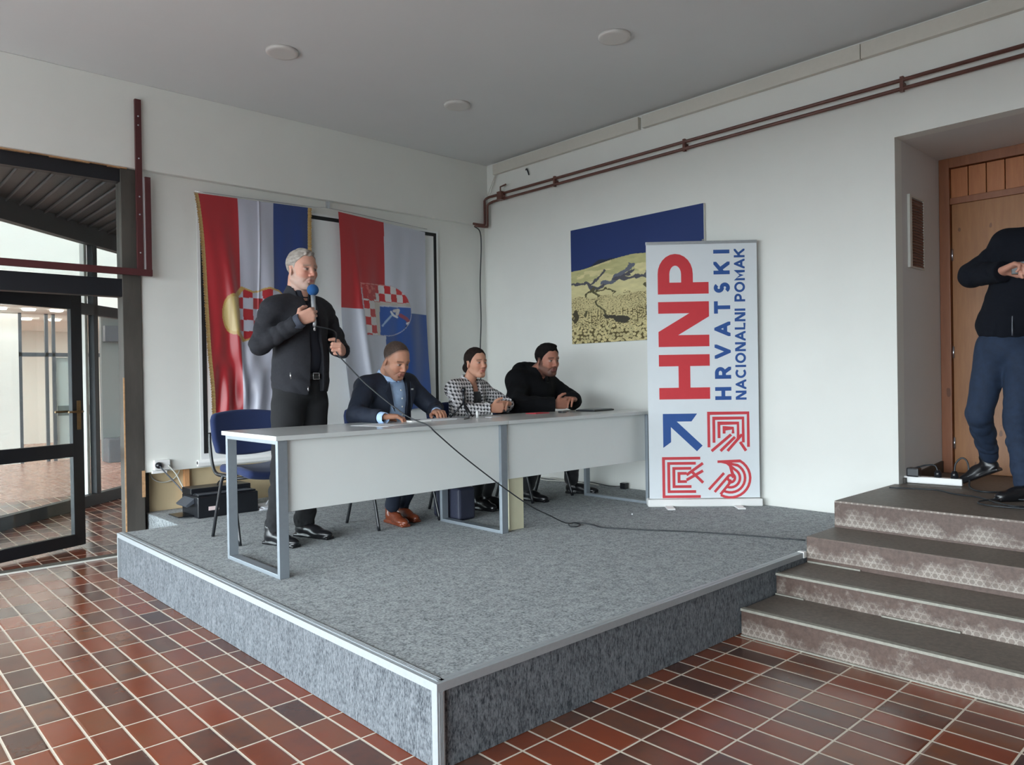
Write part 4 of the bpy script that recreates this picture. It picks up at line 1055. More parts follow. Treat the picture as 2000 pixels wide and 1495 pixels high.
tag(m.build('microphone_cable', 'cable_black', origin=(3.0, 3.7, HS)), 'long black microphone cable running from the speaker over the table to the carpet', 'cable')
t = thing('microphone', (2.345, 4.385, 1.70), 'handheld microphone with round blue foam cover and silver shaft', 'microphone')
R3 = Matrix.Identity(3)
mt = Vector((2.349, 4.392, 1.905)); mb_ = Vector((2.343, 4.368, 1.70))
m = MB(); m.tube([mb_, mb_ + (mt - mb_) * .1, mt], [.010, .0125, .015], 16); m.build('shaft', 'aluminium', t)
m = MB(); m.ball(mt + Vector((0, 0, .028)), .037, 14); m.build('foam_cover', 'mic_foam', t)
m = MB(); m.tube([mb_ + Vector((0, 0, -.03)), mb_], .008, 10); m.build('plug', 'steel_ring', t)

# on the landing
ZL = .565
t = thing('power_strip', (5.72, 1.86, ZL), 'white power strip with black adapters on the landing', 'power strip')
m = MB(); m.obox((5.70, 1.87, ZL + .026), (.012 * 2, -.19, 0), (.030, .004, 0), (0, 0, .024)); m.build('strip_body', 'white_plastic', t, bevel=.008)
m = MB(); m.box(5.60, 2.02 - .1, ZL + .052, 5.67, 2.0, ZL + .115); m.build('adapter', 'black_plastic', t, bevel=.01)
m = MB(); m.lathe([(.024, 0), (.024, .03), (.014, .05)], (5.71, 1.83, ZL + .05), 14); m.build('plug', 'black_plastic', t)
m = MB(); m.lathe([(.024, 0), (.024, .03), (.014, .05)], (5.72, 1.73, ZL + .05), 14); m.build('plug', 'black_plastic', t)
m = MB(); m.tube(spline([(5.72, 1.73, ZL + .09), (5.73, 1.725, ZL + .15), (5.74, 1.69, ZL + .19), (5.74, 1.655, ZL + .16), (5.72, 1.64, ZL + .05), (5.66, 1.62, ZL + .008), (5.50, 1.52, ZL + .008), (5.55, 1.42, ZL + .008), (5.80, 1.38, ZL + .008), (5.86, 1.28, ZL + .008), (5.6, 1.1, ZL + .008)], 8), .006, 8)
tag(m.build('landing_cable', 'cable_black'), 'black cable arching from the power strip across the landing', 'cable')
m = MB(); m.tube(spline([(5.71, 1.83, ZL + .09), (5.71, 1.85, ZL + .13), (5.69, 1.90, ZL + .13), (5.65, 1.96, ZL + .11)], 7), .006, 8)
tag(m.build('adapter_lead', 'cable_black'), 'short black lead looping between adapter and plug on the power strip', 'cable')
m = MB(); m.tube(spline([(5.30, 2.0, ZL + .008), (5.38, 1.75, ZL + .008), (5.28, 1.60, ZL + .008), (5.22, 1.45, ZL + .010), (5.05, 1.30, ZL + .012), (5.0, 1.2, ZL + .01), (5.12, 1.1, ZL + .012), (5.25, 1.18, ZL + .014), (5.2, 1.32, ZL + .016), (5.04, 1.40, ZL + .01), (4.95, 1.30, ZL + .008), (5.0, 1.0, ZL + .008)], 8), .005, 8)
tag(m.build('tangled_cable', 'cable_black'), 'tangled black cable lying on the landing at the photographer\'s feet', 'cable')
# ------------------------------------------------------------------ implicit surfaces for people
def A3(v): return np.array(v, dtype=np.float64)
def nrmz(v): v = A3(v); return v / np.linalg.norm(v)
def sinnoise(P, sc, seed=0):
    r = np.random.default_rng(seed); out = 0
    for i in range(5):
        k = r.normal(size=3) * sc; k2 = r.normal(size=3) * sc * .6
        out = out + np.sin(P @ k + r.uniform(0, 6) + 1.3 * np.sin(P @ k2 + r.uniform(0, 6)))
    return out / 5
class Vol:
    def __init__(s, lo, hi, h):
        s.lo = A3(lo); s.h = h; s.n = np.ceil((A3(hi) - s.lo) / h).astype(int) + 1
        s.f = np.full(tuple(s.n), .2, np.float32)
    def _slice(s, lo, hi):
        a = np.clip(np.floor((lo - s.lo) / s.h).astype(int), 0, s.n); b = np.clip(np.ceil((hi - s.lo) / s.h).astype(int) + 1, 0, s.n)
        return a, b
    def op(s, fn, lo, hi, k=.01, mode='u'):
        pad = k + 3 * s.h + .012
        a, b = s._slice(A3(lo) - pad, A3(hi) + pad)
        if (b <= a).any(): return s
        g = [s.lo[i] + s.h * np.arange(a[i], b[i]) for i in range(3)]
        P = np.stack(np.meshgrid(*g, indexing='ij'), -1)
        d = fn(P); sl = tuple(slice(a[i], b[i]) for i in range(3)); f = s.f[sl]
        if mode == 's': d = -d; f2 = -f
        elif mode == 'i': f2 = -f; d = -d
        else: f2 = f
        if mode == 's':      # subtract: max(f, -d)
            kk = max(k, 1e-6); hh = np.clip(.5 + .5 * (f - d) / kk, 0, 1); r = d * (1 - hh) + f * hh + kk * hh * (1 - hh)
        elif mode == 'i':
            d = -d; kk = max(k, 1e-6); hh = np.clip(.5 + .5 * (f - d) / kk, 0, 1); r = d * (1 - hh) + f * hh + kk * hh * (1 - hh)
        else:
            kk = max(k, 1e-6); hh = np.clip(.5 + .5 * (f - d) / kk, 0, 1); r = f * (1 - hh) + d * hh - kk * hh * (1 - hh)
        s.f[sl] = r.astype(np.float32); return s
    def rc(s, a, b, r1, r2, k=.01, mode='u', fold=None):
        a, b = A3(a), A3(b); ba = b - a; L2 = max(ba @ ba, 1e-9)
        def fn(P):
            pa = P - a; t = np.clip((pa @ ba) / L2, 0, 1)
            d = np.linalg.norm(pa - t[..., None] * ba, axis=-1) - (r1 + (r2 - r1) * t)
            if fold:
                d = d + fold[0] * (.35 - np.abs(sinnoise(P, fold[1] * 1.2, fold[2])) * 1.6)
                if len(fold) > 3: d = d + fold[0] * .8 * (.6 - np.abs(np.sin(t * np.sqrt(L2) * fold[3] * .55 + sinnoise(P, 14, fold[2] + 1) * 2.2 + (pa @ A3((7, 9, 3))))))
            return d
        m = max(r1, r2); return s.op(fn, np.minimum(a, b) - m, np.maximum(a, b) + m, k, mode)
    def ell(s, c, rad, R=None, k=.01, mode='u', fold=None):
        c = A3(c); rad = A3(rad); R = np.eye(3) if R is None else R
        def fn(P):
            q = (P - c) @ R; k0 = np.linalg.norm(q / rad, axis=-1); k1 = np.linalg.norm(q / rad ** 2, axis=-1) + 1e-9
            d = k0 * (k0 - 1) / k1
            if fold: d = d + fold[0] * (.35 - np.abs(sinnoise(P, fold[1] * 1.2, fold[2])) * 1.6)
            return d
        m = rad.max(); return s.op(fn, c - m, c + m, k, mode)
    def box(s, c, half, R=None, rnd=.01, k=.004, mode='u', fold=None):
        c = A3(c); half = A3(half); R = np.eye(3) if R is None else R
        def fn(P):
            q = np.abs((P - c) @ R) - (half - rnd)
            d = np.linalg.norm(np.maximum(q, 0), axis=-1) + np.minimum(q.max(-1), 0) - rnd
            if fold: d = d + fold[0] * sinnoise(P, fold[1], fold[2])
            return d
        m = np.linalg.norm(half); return s.op(fn, c - m, c + m, k, mode)
    def mesh(s):
        f = s.f; ins = f < 0
        n = np.array(f.shape)
        c = np.zeros(tuple(n - 1), np.uint8)
        for i in (0, 1):
            for j in (0, 1):
                for k in (0, 1): c += ins[i:n[0] - 1 + i, j:n[1] - 1 + j, k:n[2] - 1 + k]
        act = (c > 0) & (c < 8); idx = np.argwhere(act)
        acc = np.zeros((len(idx), 3)); cnt = np.zeros(len(idx))
        corners = [(i, j, k) for i in (0, 1) for j in (0, 1) for k in (0, 1)]
        vals = {q: f[idx[:, 0] + q[0], idx[:, 1] + q[1], idx[:, 2] + q[2]].astype(np.float64) for q in corners}
        for q in corners:
            for ax in range(3):
                if q[ax] == 0:
                    q2 = list(q); q2[ax] = 1; q2 = tuple(q2); fa, fb = vals[q], vals[q2]
                    m_ = (fa < 0) != (fb < 0); t = fa[m_] / (fa[m_] - fb[m_]); p = np.tile(np.array(q, float), (m_.sum(), 1)); p[:, ax] = t
                    acc[m_] += p; cnt[m_] += 1
        V = (idx + acc / cnt[:, None]) * s.h + s.lo
        vid = np.full(act.shape, -1, np.int64); vid[act] = np.arange(len(idx)); Q = []
        for ax in range(3):
            sl0 = [slice(1, n[i] - 1) for i in range(3)]; sl1 = list(sl0); sl0[ax] = slice(0, n[ax] - 1); sl1[ax] = slice(1, n[ax])
            A_ = ins[tuple(sl0)]; B_ = ins[tuple(sl1)]; ch = np.argwhere(A_ != B_)
            if not len(ch): continue
            g = ch.copy(); o1, o2 = [(1, 2), (2, 0), (0, 1)][ax]
            for i in range(3):
                if i != ax: g[:, i] += 1
            def cell(d1, d2):
                q = g.copy(); q[:, o1] -= d1; q[:, o2] -= d2; return vid[q[:, 0], q[:, 1], q[:, 2]]
            quad = np.stack([cell(1, 1), cell(0, 1), cell(0, 0), cell(1, 0)], -1)
            aa = A_[tuple(ch.T)]; quad[~aa] = quad[~aa][:, ::-1]; Q.append(quad)
        Q = np.concatenate(Q); Q = Q[(Q >= 0).all(1)]
        return V, Q
    def build(s, name, mat, parent, colfn=None, base=None):
        V, Q = s.mesh(); b = root_loc(parent)
        C = colfn(V) if colfn else None
        return np_mesh(name, V - np.array(b)[None], Q, C, mat, parent, b)

def frame(yaw, pitch=0, roll=0):
    """columns: forward, left, up"""
    y, p, r = (math.radians(v) for v in (yaw, pitch, roll))
    M = Matrix.Rotation(y, 3, 'Z') @ Matrix.Rotation(-p, 3, 'Y') @ Matrix.Rotation(r, 3, 'X')
    return np.array(M)

def head(vol, c, R, s=1.0, neck=None, neck_r=.056, jaw=1.0, beard=0):
    """adds head and neck; returns local->world function"""
    c = A3(c)
    def H(x, y, z): return c + R @ (A3((x, y, z)) * s)
    def E(x, y, z, a, b, d, k=.015, mode='u', R2=None): vol.ell(H(x, y, z), A3((a, b, d)) * s, R if R2 is None else R @ R2, k * s, mode)
    def L(p, q, a, b, k=.01, mode='u'): vol.rc(H(*p), H(*q), a * s, b * s, k * s, mode)
    if neck is not None: vol.rc(H(-.028, 0, -.05), neck, neck_r * s, (neck_r + .008) * s, .03)
    E(-.008, 0, .038, .098, .077, .085); E(.028, 0, -.02, .066, .064, .085, .03)
    E(.036, 0, -.070, .046, .047 * jaw, .040, .03); L((.070, .010, -.100), (.070, -.010, -.100), .019, .019, .022)
    for y in (-1, 1):
        L((-.008, y * .058 * jaw, -.055), (.055, y * .022, -.098), .018, .018, .02)
        E(.060, y * .038, -.026, .024, .022, .020, .018)
        L((.086, y * .010, .024), (.068, y * .048, .022), .0105, .010, .012)
        E(-.010, y * .074, -.012, .019, .0075, .031, .006, R2=np.array(Matrix.Rotation(y * .45, 3, 'Z') @ Matrix.Rotation(-.15, 3, 'Y')))
        E(-.004, y * .082, -.010, .009, .004, .016, .003, 's')
        E(.094, y * .031, .002, .019, .018, .0125, .012, 's')
        E(.0735, y * .032, .0005, .0155, .0165, .0125, .003)
        L((.0865, y * .020, .0085), (.079, y * .044, .006), .0035, .003, .003)
        E(.0965, y * .0125, -.036, .0115, .0085, .0085, .005)
        L((.0905, y * .016, -.050), (.076, y * .040, -.075), .003, .003, .008, 's')
    L((.088, 0, .018), (.106, 0, -.026), .0085, .0105, .010); E(.109, 0, -.031, .0115, .0105, .0095, .006)
    for y in (-1, 1): E(.103, y * .008, -.0435, .005, .0035, .0035, .002, 's')
    L((.092, .012, -.0605), (.092, -.012, -.0605), .0065, .0065, .005); L((.083, .023, -.0635), (.092, .012, -.0605), .004, .0062, .004); L((.083, -.023, -.0635), (.092, -.012, -.0605), .004, .0062, .004)
    L((.090, .011, -.0735), (.090, -.011, -.0735), .0072, .0072, .005)
    L((.101, .016, -.0670), (.101, -.016, -.0670), .0022, .0022, .002, 's')
    E(.088, 0, -.086, .010, .016, .005, .008, 's')
    return H
def face_colour(c, R, s, skin, lips, stubble=None, st_amt=.6, brow=(60, 48, 42), short=None, short_line=None, ruddy=.0):
    sk, lp, br = lin(*skin), lin(*lips), lin(*brow); stc = lin(*stubble) if stubble else None
    c = A3(c)
    def fn(V):
        q = ((V - c) @ R) / s; C = np.tile(sk, (len(V), 1)); x, y, z = q.T
        nn_ = sinnoise(q, 60, 3)[:, None]; C = C * (1 + .05 * nn_)
        red = np.exp(-(((z + .03) / .03) ** 2 + ((np.abs(y) - .036) / .02) ** 2)) * (x > .03) + np.exp(-(((z + .034) / .015) ** 2 + (y / .015) ** 2)) * (x > .09)
        C = C * (1 - (np.clip(red, 0, 1) * (.12 + ruddy))[:, None] * np.array([0.1, 1, 1]))
        def blend(w, col): 
            w = np.clip(w, 0, 1)[:, None]; return C * (1 - w) + col * w
        if stc is not None:
            reg = (x > -.02) & (z < -.035) & (z > -.13) & (np.abs(y) < .08)
            w = np.clip((-.040 - z + .35 * np.clip(.06 - x, 0, .1)) / .018, 0, 1) * reg
            w = np.where((z > -.052) & (x > .07), np.clip(1 - np.abs(z + .052) / .010, 0, 1) * (np.abs(y) < .028), w)
            side = (z < .0) & (z > -.06) & (x > .0) & (x < .03) & (np.abs(y) > .045); w = np.maximum(w, side * .9)
            C = blend(w * st_amt * (.85 + .3 * nn_[:, 0]), stc)
        lipm = np.exp(-(((z + .067) / .0105) ** 4 + (y / .024) ** 4)) * (x > .075); C = blend(lipm * .85, lp)
        dark = np.exp(-(((z + .067) / .0022) ** 2 + (y / .022) ** 4)) * (x > .07); C = blend(dark * .7, lp * .35)
        bm = np.exp(-(((z - .0235 - .10 * (.035 - np.abs(y))) / .0050) ** 2)) * ((np.abs(y) > .012) & (np.abs(y) < .053)) * (x > .05); C = blend(bm * .8, br)
        eye = np.exp(-(((z - .0008) / .0062) ** 4 + ((np.abs(y) - .032) / .0135) ** 4)) * (x > .07); C = blend(eye * .85, lin(196, 184, 176))
        iris = np.exp(-(((z - .0010) / .0060) ** 4 + ((np.abs(y) - .0315) / .0062) ** 4)) * (x > .07); C = blend(iris * .95, lin(44, 34, 30))
        lid = np.exp(-(((z - .0082) / .0020) ** 2)) * ((np.abs(y) > .017) & (np.abs(y) < .046)) * (x > .065); C = blend(lid * .75, lin(58, 42, 38))
        nos = np.exp(-(((z + .0435) / .004) ** 2 + ((np.abs(y) - .008) / .004) ** 2)) * (x > .095); C = blend(nos * .7, lin(70, 38, 34))
        if short is not None:
            hl = np.interp(x, short_line[0], short_line[1]); w = np.clip((z - hl) / .028, 0, 1); C = blend(w * .92, lin(*short))
        return C
    return fn
def hair(vol, c, R, s, line, infl=.010, noise=(.0015, 260, 4), extra=None):
    c = A3(c)
    def fn(P):
        q = ((P - c) @ R) / s
        def e(cc, rr):
            k0 = np.linalg.norm((q - A3(cc)) / A3(rr), axis=-1); k1 = np.linalg.norm((q - A3(cc)) / A3(rr) ** 2, axis=-1) + 1e-9; return k0 * (k0 - 1) / k1
        d = e((-.010, 0, .040), (.098 + infl, .077 + infl * .85, .085 + infl)) * s
        d = d + noise[0] * sinnoise(P, noise[1] * .5, noise[2])
        hl = np.interp(q[..., 0], line[0], line[1]) + .004 * np.sin(q[..., 1] * 130)
        ear = (np.abs(q[..., 1]) > .06) & (np.abs(q[..., 0] + .012) < .022)
        hl = np.where(ear, np.maximum(hl, .020), hl)
        return np.maximum(d, (hl - q[..., 2]) * s * .8)
    vol.op(fn, c - .16 * s, c + .18 * s, .003)
def hand(vol, wrist, f, n, right, curl=(40, 40, 40, 40), spread=.06, thumb=None, s=1.0, curl2=1.0, forearm=None):
    """f: towards the knuckles, n: out of the palm"""
    w = A3(wrist); f = nrmz(f); n = A3(n); n = nrmz(n - f * (n @ f)); t = np.cross(f, n) * (1 if right else -1)
    W = lambda a, b, c_: w + (f * a + t * b + n * c_) * s
    if forearm is not None: vol.rc(forearm, w, .036 * s, .026 * s, .02)
    kn = [(.092, .030), (.097, .010), (.092, -.011), (.082, -.030)]
    for (a, b), b0 in zip(kn, (.017, .006, -.006, -.017)): vol.rc(W(0, b0, 0), W(a, b, 0), .018 * s, .0125 * s, .012)
    vol.rc(W(.03, .026, .006), W(.06, .026, .003), .016 * s, .012 * s, .01)
    vol.rc(W(.02, -.022, .005), W(.06, -.028, .003), .014 * s, .011 * s, .01)
    ph = [(.045, .026, .021), (.049, .030, .022), (.045, .028, .021), (.036, .021, .018)]; rr = [(.0098, .0088, .0078), (.010, .009, .008), (.0096, .0086, .0076), (.0086, .0076, .0068)]
    for i in range(4):
        cu = curl[i] if not isinstance(curl[i], (tuple, list)) else None
        a1, a2, a3 = (cu, cu * 1.15 * curl2, cu * .7 * curl2) if cu is not None else curl[i]
        p = W(kn[i][0], kn[i][1], 0); ang = 0; sp = spread * (1.5 - i)
        for L_, r_, a_, r0 in zip(ph[i], rr[i], (a1, a2, a3), (.0118, rr[i][0], rr[i][1])):
            ang += math.radians(a_); d = f * math.cos(ang) + n * math.sin(ang) + t * sp * max(0, math.cos(ang)); d = nrmz(d)
            q = p + d * L_ * s; vol.rc(p, q, r0 * s, r_ * s, .0035); p = q
    th = thumb or [(.55, .75, .35), (.85, .35, .35), (.95, .1, .35)]
    p = W(.018, .022, .006)
    for d_, L_, ra, rb in zip(th, (.044, .034, .028), (.0165, .0125, .0110), (.0125, .0110, .0092)):
        d = nrmz(f * d_[0] + t * d_[1] + n * d_[2]); q = p + d * L_ * s; vol.rc(p, q, ra * s, rb * s, .005); p = q

def torso(vol, S, Pv, R, inf=0.0, chest=(.118, .165, .175), belly=(.120, .155, .16), shoulder=.175, k=.05, fold=None, hips=True, slope=.02):
    """S: point between the shoulders, Pv: pelvis centre"""
    S, Pv = A3(S), A3(Pv); ax = nrmz(S - Pv); F, Lf = R[:, 0], R[:, 1]; up = ax; F = nrmz(F - up * (F @ up)); Lf = np.cross(up, F); RR = np.stack([F, Lf, up], 1)
    L = np.linalg.norm(S - Pv)
    vol.ell(S - up * (.30 * L) + F * .012, A3(chest) + inf, RR, k, fold=fold)
    vol.ell(S - up * (.68 * L) + F * .02, A3(belly) + inf, RR, k, fold=fold)
    if hips: vol.ell(Pv + up * .02, A3((.115, .165, .12)) + inf, RR, k, fold=fold)
    vol.rc(S + Lf * shoulder - up * slope, S - Lf * shoulder - up * slope, .058 + inf, .058 + inf, k)
    for sg in (-1, 1): vol.rc(S + up * .022, S + sg * Lf * shoulder * .8 - up * .012, .040 + inf * .5, .046 + inf * .8, .03)
    return RR
def arm(vol, sh, el, wr, inf=.014, r=(.056, .046, .040, .030), k=.02, fold=(.004, 28, 5, 70), stop=0.0):
    sh, el, wr = A3(sh), A3(el), A3(wr); wr2 = wr + (el - wr) * stop
    vol.rc(sh, el, r[0] + inf, r[1] + inf, .035, fold=fold); vol.rc(el, wr2, r[2] + inf * 1.05, r[3] + inf, k, fold=fold)
def cut_half(vol, p, n, k=.003, lo=None, hi=None):
    """remove everything on the side n points to, inside a local box"""
    p, n = A3(p), nrmz(n)
    vol.op(lambda P: -((P - p) @ n) * 1.0, A3(lo) if lo is not None else p - .12, A3(hi) if hi is not None else p + .12, k, 's')
def cuff_cut(vol, wr, el, r=.07):
    """flat end of a sleeve at the wrist"""
    wr, el = A3(wr), A3(el); d = nrmz(wr - el)
    def fn(P):
        q = P - wr; a = q @ d; rad = np.linalg.norm(q - a[..., None] * d, axis=-1)
        return np.maximum(np.maximum(-a, a - .08), rad - r)
    vol.op(fn, wr - .1, wr + .1, .002, 's')
def shoe(vol, heel, toe, s=1.0, tilt=0.0, h=0.0):
    heel, toe = A3(heel), A3(toe); f = nrmz(toe - heel); L = np.linalg.norm(toe - heel); l = nrmz(np.cross((0, 0, 1), f)); u = np.cross(f, l); R = np.stack([f, l, u], 1)
    P = lambda a, b, c_: heel + f * a * L + l * b + u * c_
    vol.box(P(.5, 0, .008), (L * .49, .036, .009), R, .008, .006)
    vol.ell(P(.70, 0, .030), (L * .32, .043, .032), R, .012); vol.ell(P(.22, 0, .045), (L * .24, .036, .048), R, .02); vol.ell(P(.48, 0, .05), (L * .25, .036, .038), R, .02)
    vol.rc(P(.2, 0, .06), P(.18, 0, .105), .038, .040, .02)
    vol.box(P(.13, 0, .004), (L * .13, .034, .013), R, .005, .004)
    def below(Q): return (Q - (heel - u * .003)) @ u
    vol.op(below, heel - .4, heel + .4, .001, 's')

def bbox(*pts, pad=.12):
    a = np.array(pts); return a.min(0) - pad, a.max(0) + pad
# ------------------------------------------------------------------ people
HC = .0055
def slab(vol, z0, z1, lo, hi):
    vol.op(lambda P: np.maximum(z0 - P[..., 2], P[..., 2] - z1), lo, hi, .001, 'i')
def collar(vol, c, R, r, th, hgt, opening=.05, flare=.25, k=.004, fold=None):
    c = A3(c)
    def fn(P):
        q = (P - c) @ R; rad = np.hypot(q[..., 0] * .92, q[..., 1]); rr = r + flare * (-q[..., 2])
        d = np.maximum(np.abs(rad - rr) - th / 2, np.abs(q[..., 2]) - hgt / 2)
        w = opening + .25 * np.clip(q[..., 2] + hgt / 2, 0, 1)
        d = np.maximum(d, np.minimum(w - np.abs(q[..., 1]), q[..., 0]))
        if fold: d = d + fold[0] * sinnoise(P, fold[1], 8)
        return d
    vol.op(fn, c - r - hgt, c + r + hgt, k)
def wedge_cut(vol, c, R, top_w, bot_w, z_top, z_bot, depth=.16, k=.004, shift=0.0, lean=0.0):
    """opens a garment at the front: local frame forward/left/up at c"""
    c = A3(c)
    def fn(P):
        q = (P - c) @ R; t = np.clip((z_top - q[..., 2]) / (z_top - z_bot), 0, 1); w = top_w + (bot_w - top_w) * t
        return np.maximum.reduce([np.abs(q[..., 1] - shift - lean * t) - w, -q[..., 0] + .02, q[..., 2] - z_top, z_bot - q[..., 2]])
    m = .6; vol.op(fn, c - m, c + m, k, 's')
def eye_pair(H, s, R, parent):
    for y in (-1, 1):
        m = MB(); m.ball(H(.0735, y * .032, .0005), .0128 * s, 10); m.build('eyeball', 'eye_white', parent)

# ---- man with the microphone
t = thing('person', (2.36, 4.62, HS), 'standing grey haired bearded man in black jacket holding a microphone', 'person', None)
RH = frame(281, -4, 0); hc = (2.378, 4.590, 2.085); sH = 1.09
RT = frame(283); S = A3((2.372, 4.635, 1.862)); Pv = A3((2.385, 4.66, 1.28))
shR, elR, wrR = (2.165, 4.600, 1.815), (2.085, 4.600, 1.585), (2.238, 4.390, 1.722)
shL, elL, wrL = (2.585, 4.690, 1.815), (2.695, 4.695, 1.585), (2.605, 4.475, 1.548)
vb = Vol((1.95, 4.15, 1.2), (2.85, 4.95, 2.30), .0038)
H = head(vb, hc, RH, sH, neck=(2.37, 4.635, 1.90), neck_r=.062, jaw=1.1)
torso(vb, S, Pv, RT, -.012, hips=False); arm(vb, shR, elR, wrR, -.012, fold=None); arm(vb, shL, elL, wrL, -.012, fold=None)
hand(vb, (2.238, 4.388, 1.735), (.80, -.42, .38), (.50, .86, 0), True, curl=[(62, 78, 45), (66, 80, 45), (70, 82, 45), (74, 84, 45)], thumb=[(.45, .75, .55), (.75, .25, .65), (.65, .0, .8)], s=1.08)
hand(vb, (2.600, 4.470, 1.552), (-.62, -.76, .10), (-.891, .454, 0), False, curl=[(66, 92, 62), (70, 94, 62), (74, 96, 62), (78, 96, 62)], spread=.02, thumb=[(.6, .7, .3), (.75, .25, .6), (.45, -.1, .9)], s=1.05)
fc = face_colour(hc, RH, sH, (206, 156, 136), (160, 96, 90), (188, 174, 164), .62, (150, 136, 124), ruddy=.12)
vb.build('body', 'skin', t, fc)
vh = Vol(A3(hc) - .17, A3(hc) + .2, .0035)
hair(vh, hc, RH, sH, ([-.12, -.06, -.03, -.012, .012, .03, .05, .066, .085, .11], [-.075, -.06, -.045, -.03, -.022, .035, .062, .078, .088, .09]), .005, (.0022, 170, 4))
vh.rc(H(.035, .02, .108), H(.078, -.035, .094), .015, .011, .012); vh.rc(H(.06, .03, .100), H(.080, -.005, .092), .011, .008, .012); vh.rc(H(-.02, .0, .118), H(.04, -.01, .112), .014, .014, .02)
vh.build('hair', 'hair_grey', t)
bb = ((1.90, 4.15, 1.18), (2.92, 5.0, 2.02))
vj = Vol(*bb, HC)
fd = (.0045, 24, 5)
torso(vj, S, A3((2.385, 4.66, 1.36)), RT, .030, chest=(.122, .170, .18), belly=(.135, .165, .17), shoulder=.168, fold=fd, hips=False, slope=.035)
vj.ell((2.385, 4.65, 1.36), (.180, .194, .23), RT, .05, fold=(.006, 20, 9)); 
arm(vj, shR, elR, wrR, .019, fold=(.007, 30, 5, 75)); arm(vj, shL, elL, wrL, .019, fold=(.007, 30, 6, 75), stop=0)
vj.op(lambda P: (P[..., 2] - 1.272 + .012 * np.sin(P[..., 0] * 22)), bb[0], bb[1], .002, 's')
collar(vj, (2.368, 4.630, 1.935), frame(283, -14), .078, .016, .085, .050, .30)
wedge_cut(vj, S, RT, .040, .062, .035, -.9, k=.006, shift=.010, lean=.0)
for a_, b_ in ((wrR, elR), (wrL, elL)): cuff_cut(vj, a_, b_)
j = vj.build('jacket', 'jacket_charcoal', t)
vs_ = Vol((2.05, 4.25, 1.25), (2.75, 5.0, 2.0), HC)
torso(vs_, S, A3((2.385, 4.66, 1.36)), RT, .008, chest=(.122, .170, .18), belly=(.140, .160, .17), shoulder=.15, fold=(.003, 22, 3), hips=False, slope=.03)
slab(vs_, 1.375, 1.99, (2.05, 4.25, 1.25), (2.75, 5.0, 2.0)); collar(vs_, (2.370, 4.625, 1.932), frame(283, -14), .066, .010, .06, .015, .3)
vs_.build('shirt', 'shirt_navy', t)
vc = Vol(A3(wrR) - .09, A3(wrR) + .09, .003)
d_ = nrmz(A3(wrR) - A3(elR)); vc.rc(A3(wrR) - d_ * .03, A3(wrR) + d_ * .012, .050, .047, .003); vc.rc(A3(wrR) - d_ * .06, A3(wrR) + d_ * .04, .040, .038, .002, 's'); vc.build('cuff', 'shirt_grey', t)
vt = Vol((2.0, 4.3, .33), (2.78, 5.0, 1.5), .0065)
vt.ell((2.385, 4.66, 1.31), (.150, .190, .135), RT, .04); vt.ell((2.385, 4.65, 1.41), (.150, .178, .09), RT, .03)
tf = (.006, 16, 7)
for hp, kn_, an_ in (((2.285, 4.63, 1.20), (2.235, 4.60, .80), (2.175, 4.615, .395)), ((2.475, 4.67, 1.20), (2.45, 4.63, .80), (2.42, 4.70, .395))):
    vt.rc(hp, kn_, .112, .078, .04, fold=tf); vt.rc(kn_, an_, .080, .062, .03, fold=(.008, 22, 8, 60))
    vt.rc(A3(an_) + (0, 0, .03), A3(an_) + (0, -.01, .0), .066, .060, .02, fold=(.006, 40, 3))
slab(vt, .372, 1.398, (2.0, 4.3, .33), (2.78, 5.0, 1.5))
vt.build('trousers', 'trouser_black', t)
vbt = Vol((2.1, 4.4, 1.33), (2.7, 4.95, 1.43), .004); vbt.ell((2.385, 4.65, 1.39), (.156, .176, .12), RT, .03); slab(vbt, 1.364, 1.400, (2.1, 4.4, 1.33), (2.7, 4.95, 1.43))
blt = vbt.build('belt', 'black_leather', t)
bc = A3((2.412, 4.490, 1.383)); Lv = RT[:, 1]
m = MB(); q = [bc + Lv * a + A3((0, 0, b)) + RT[:, 0] * .004 for a, b in ((-.025, -.02), (.025, -.02), (.025, .02), (-.025, .02))]; m.tube(q, .0032, 8, closed=True); m.build('buckle', 'belt_steel', blt)
m = MB()
for z in np.linspace(1.30, 1.83, 2): pass
zp = A3((2.345, 4.468, 1.285)); m.tube([zp, zp + A3((0, 0, .03))], .005, 8); m.build('zip_pull', 'belt_steel', j)
m = MB(); zp = A3((2.235, 4.485, 1.365)); m.tube([zp, zp + A3((-.004, 0, .045))], .0045, 8); m.build('pocket_zip', 'belt_steel', j)
for hl, toe in (((2.13, 4.665, HS + .002), (2.205, 4.375, HS + .002)), ((2.385, 4.745, HS + .002), (2.475, 4.44, HS + .002))):
    v = Vol(A3(hl) + (-.25, -.45, -.03), A3(hl) + (.3, .15, .18), .004); shoe(v, hl, toe); v.build('shoe', 'black_leather', t)

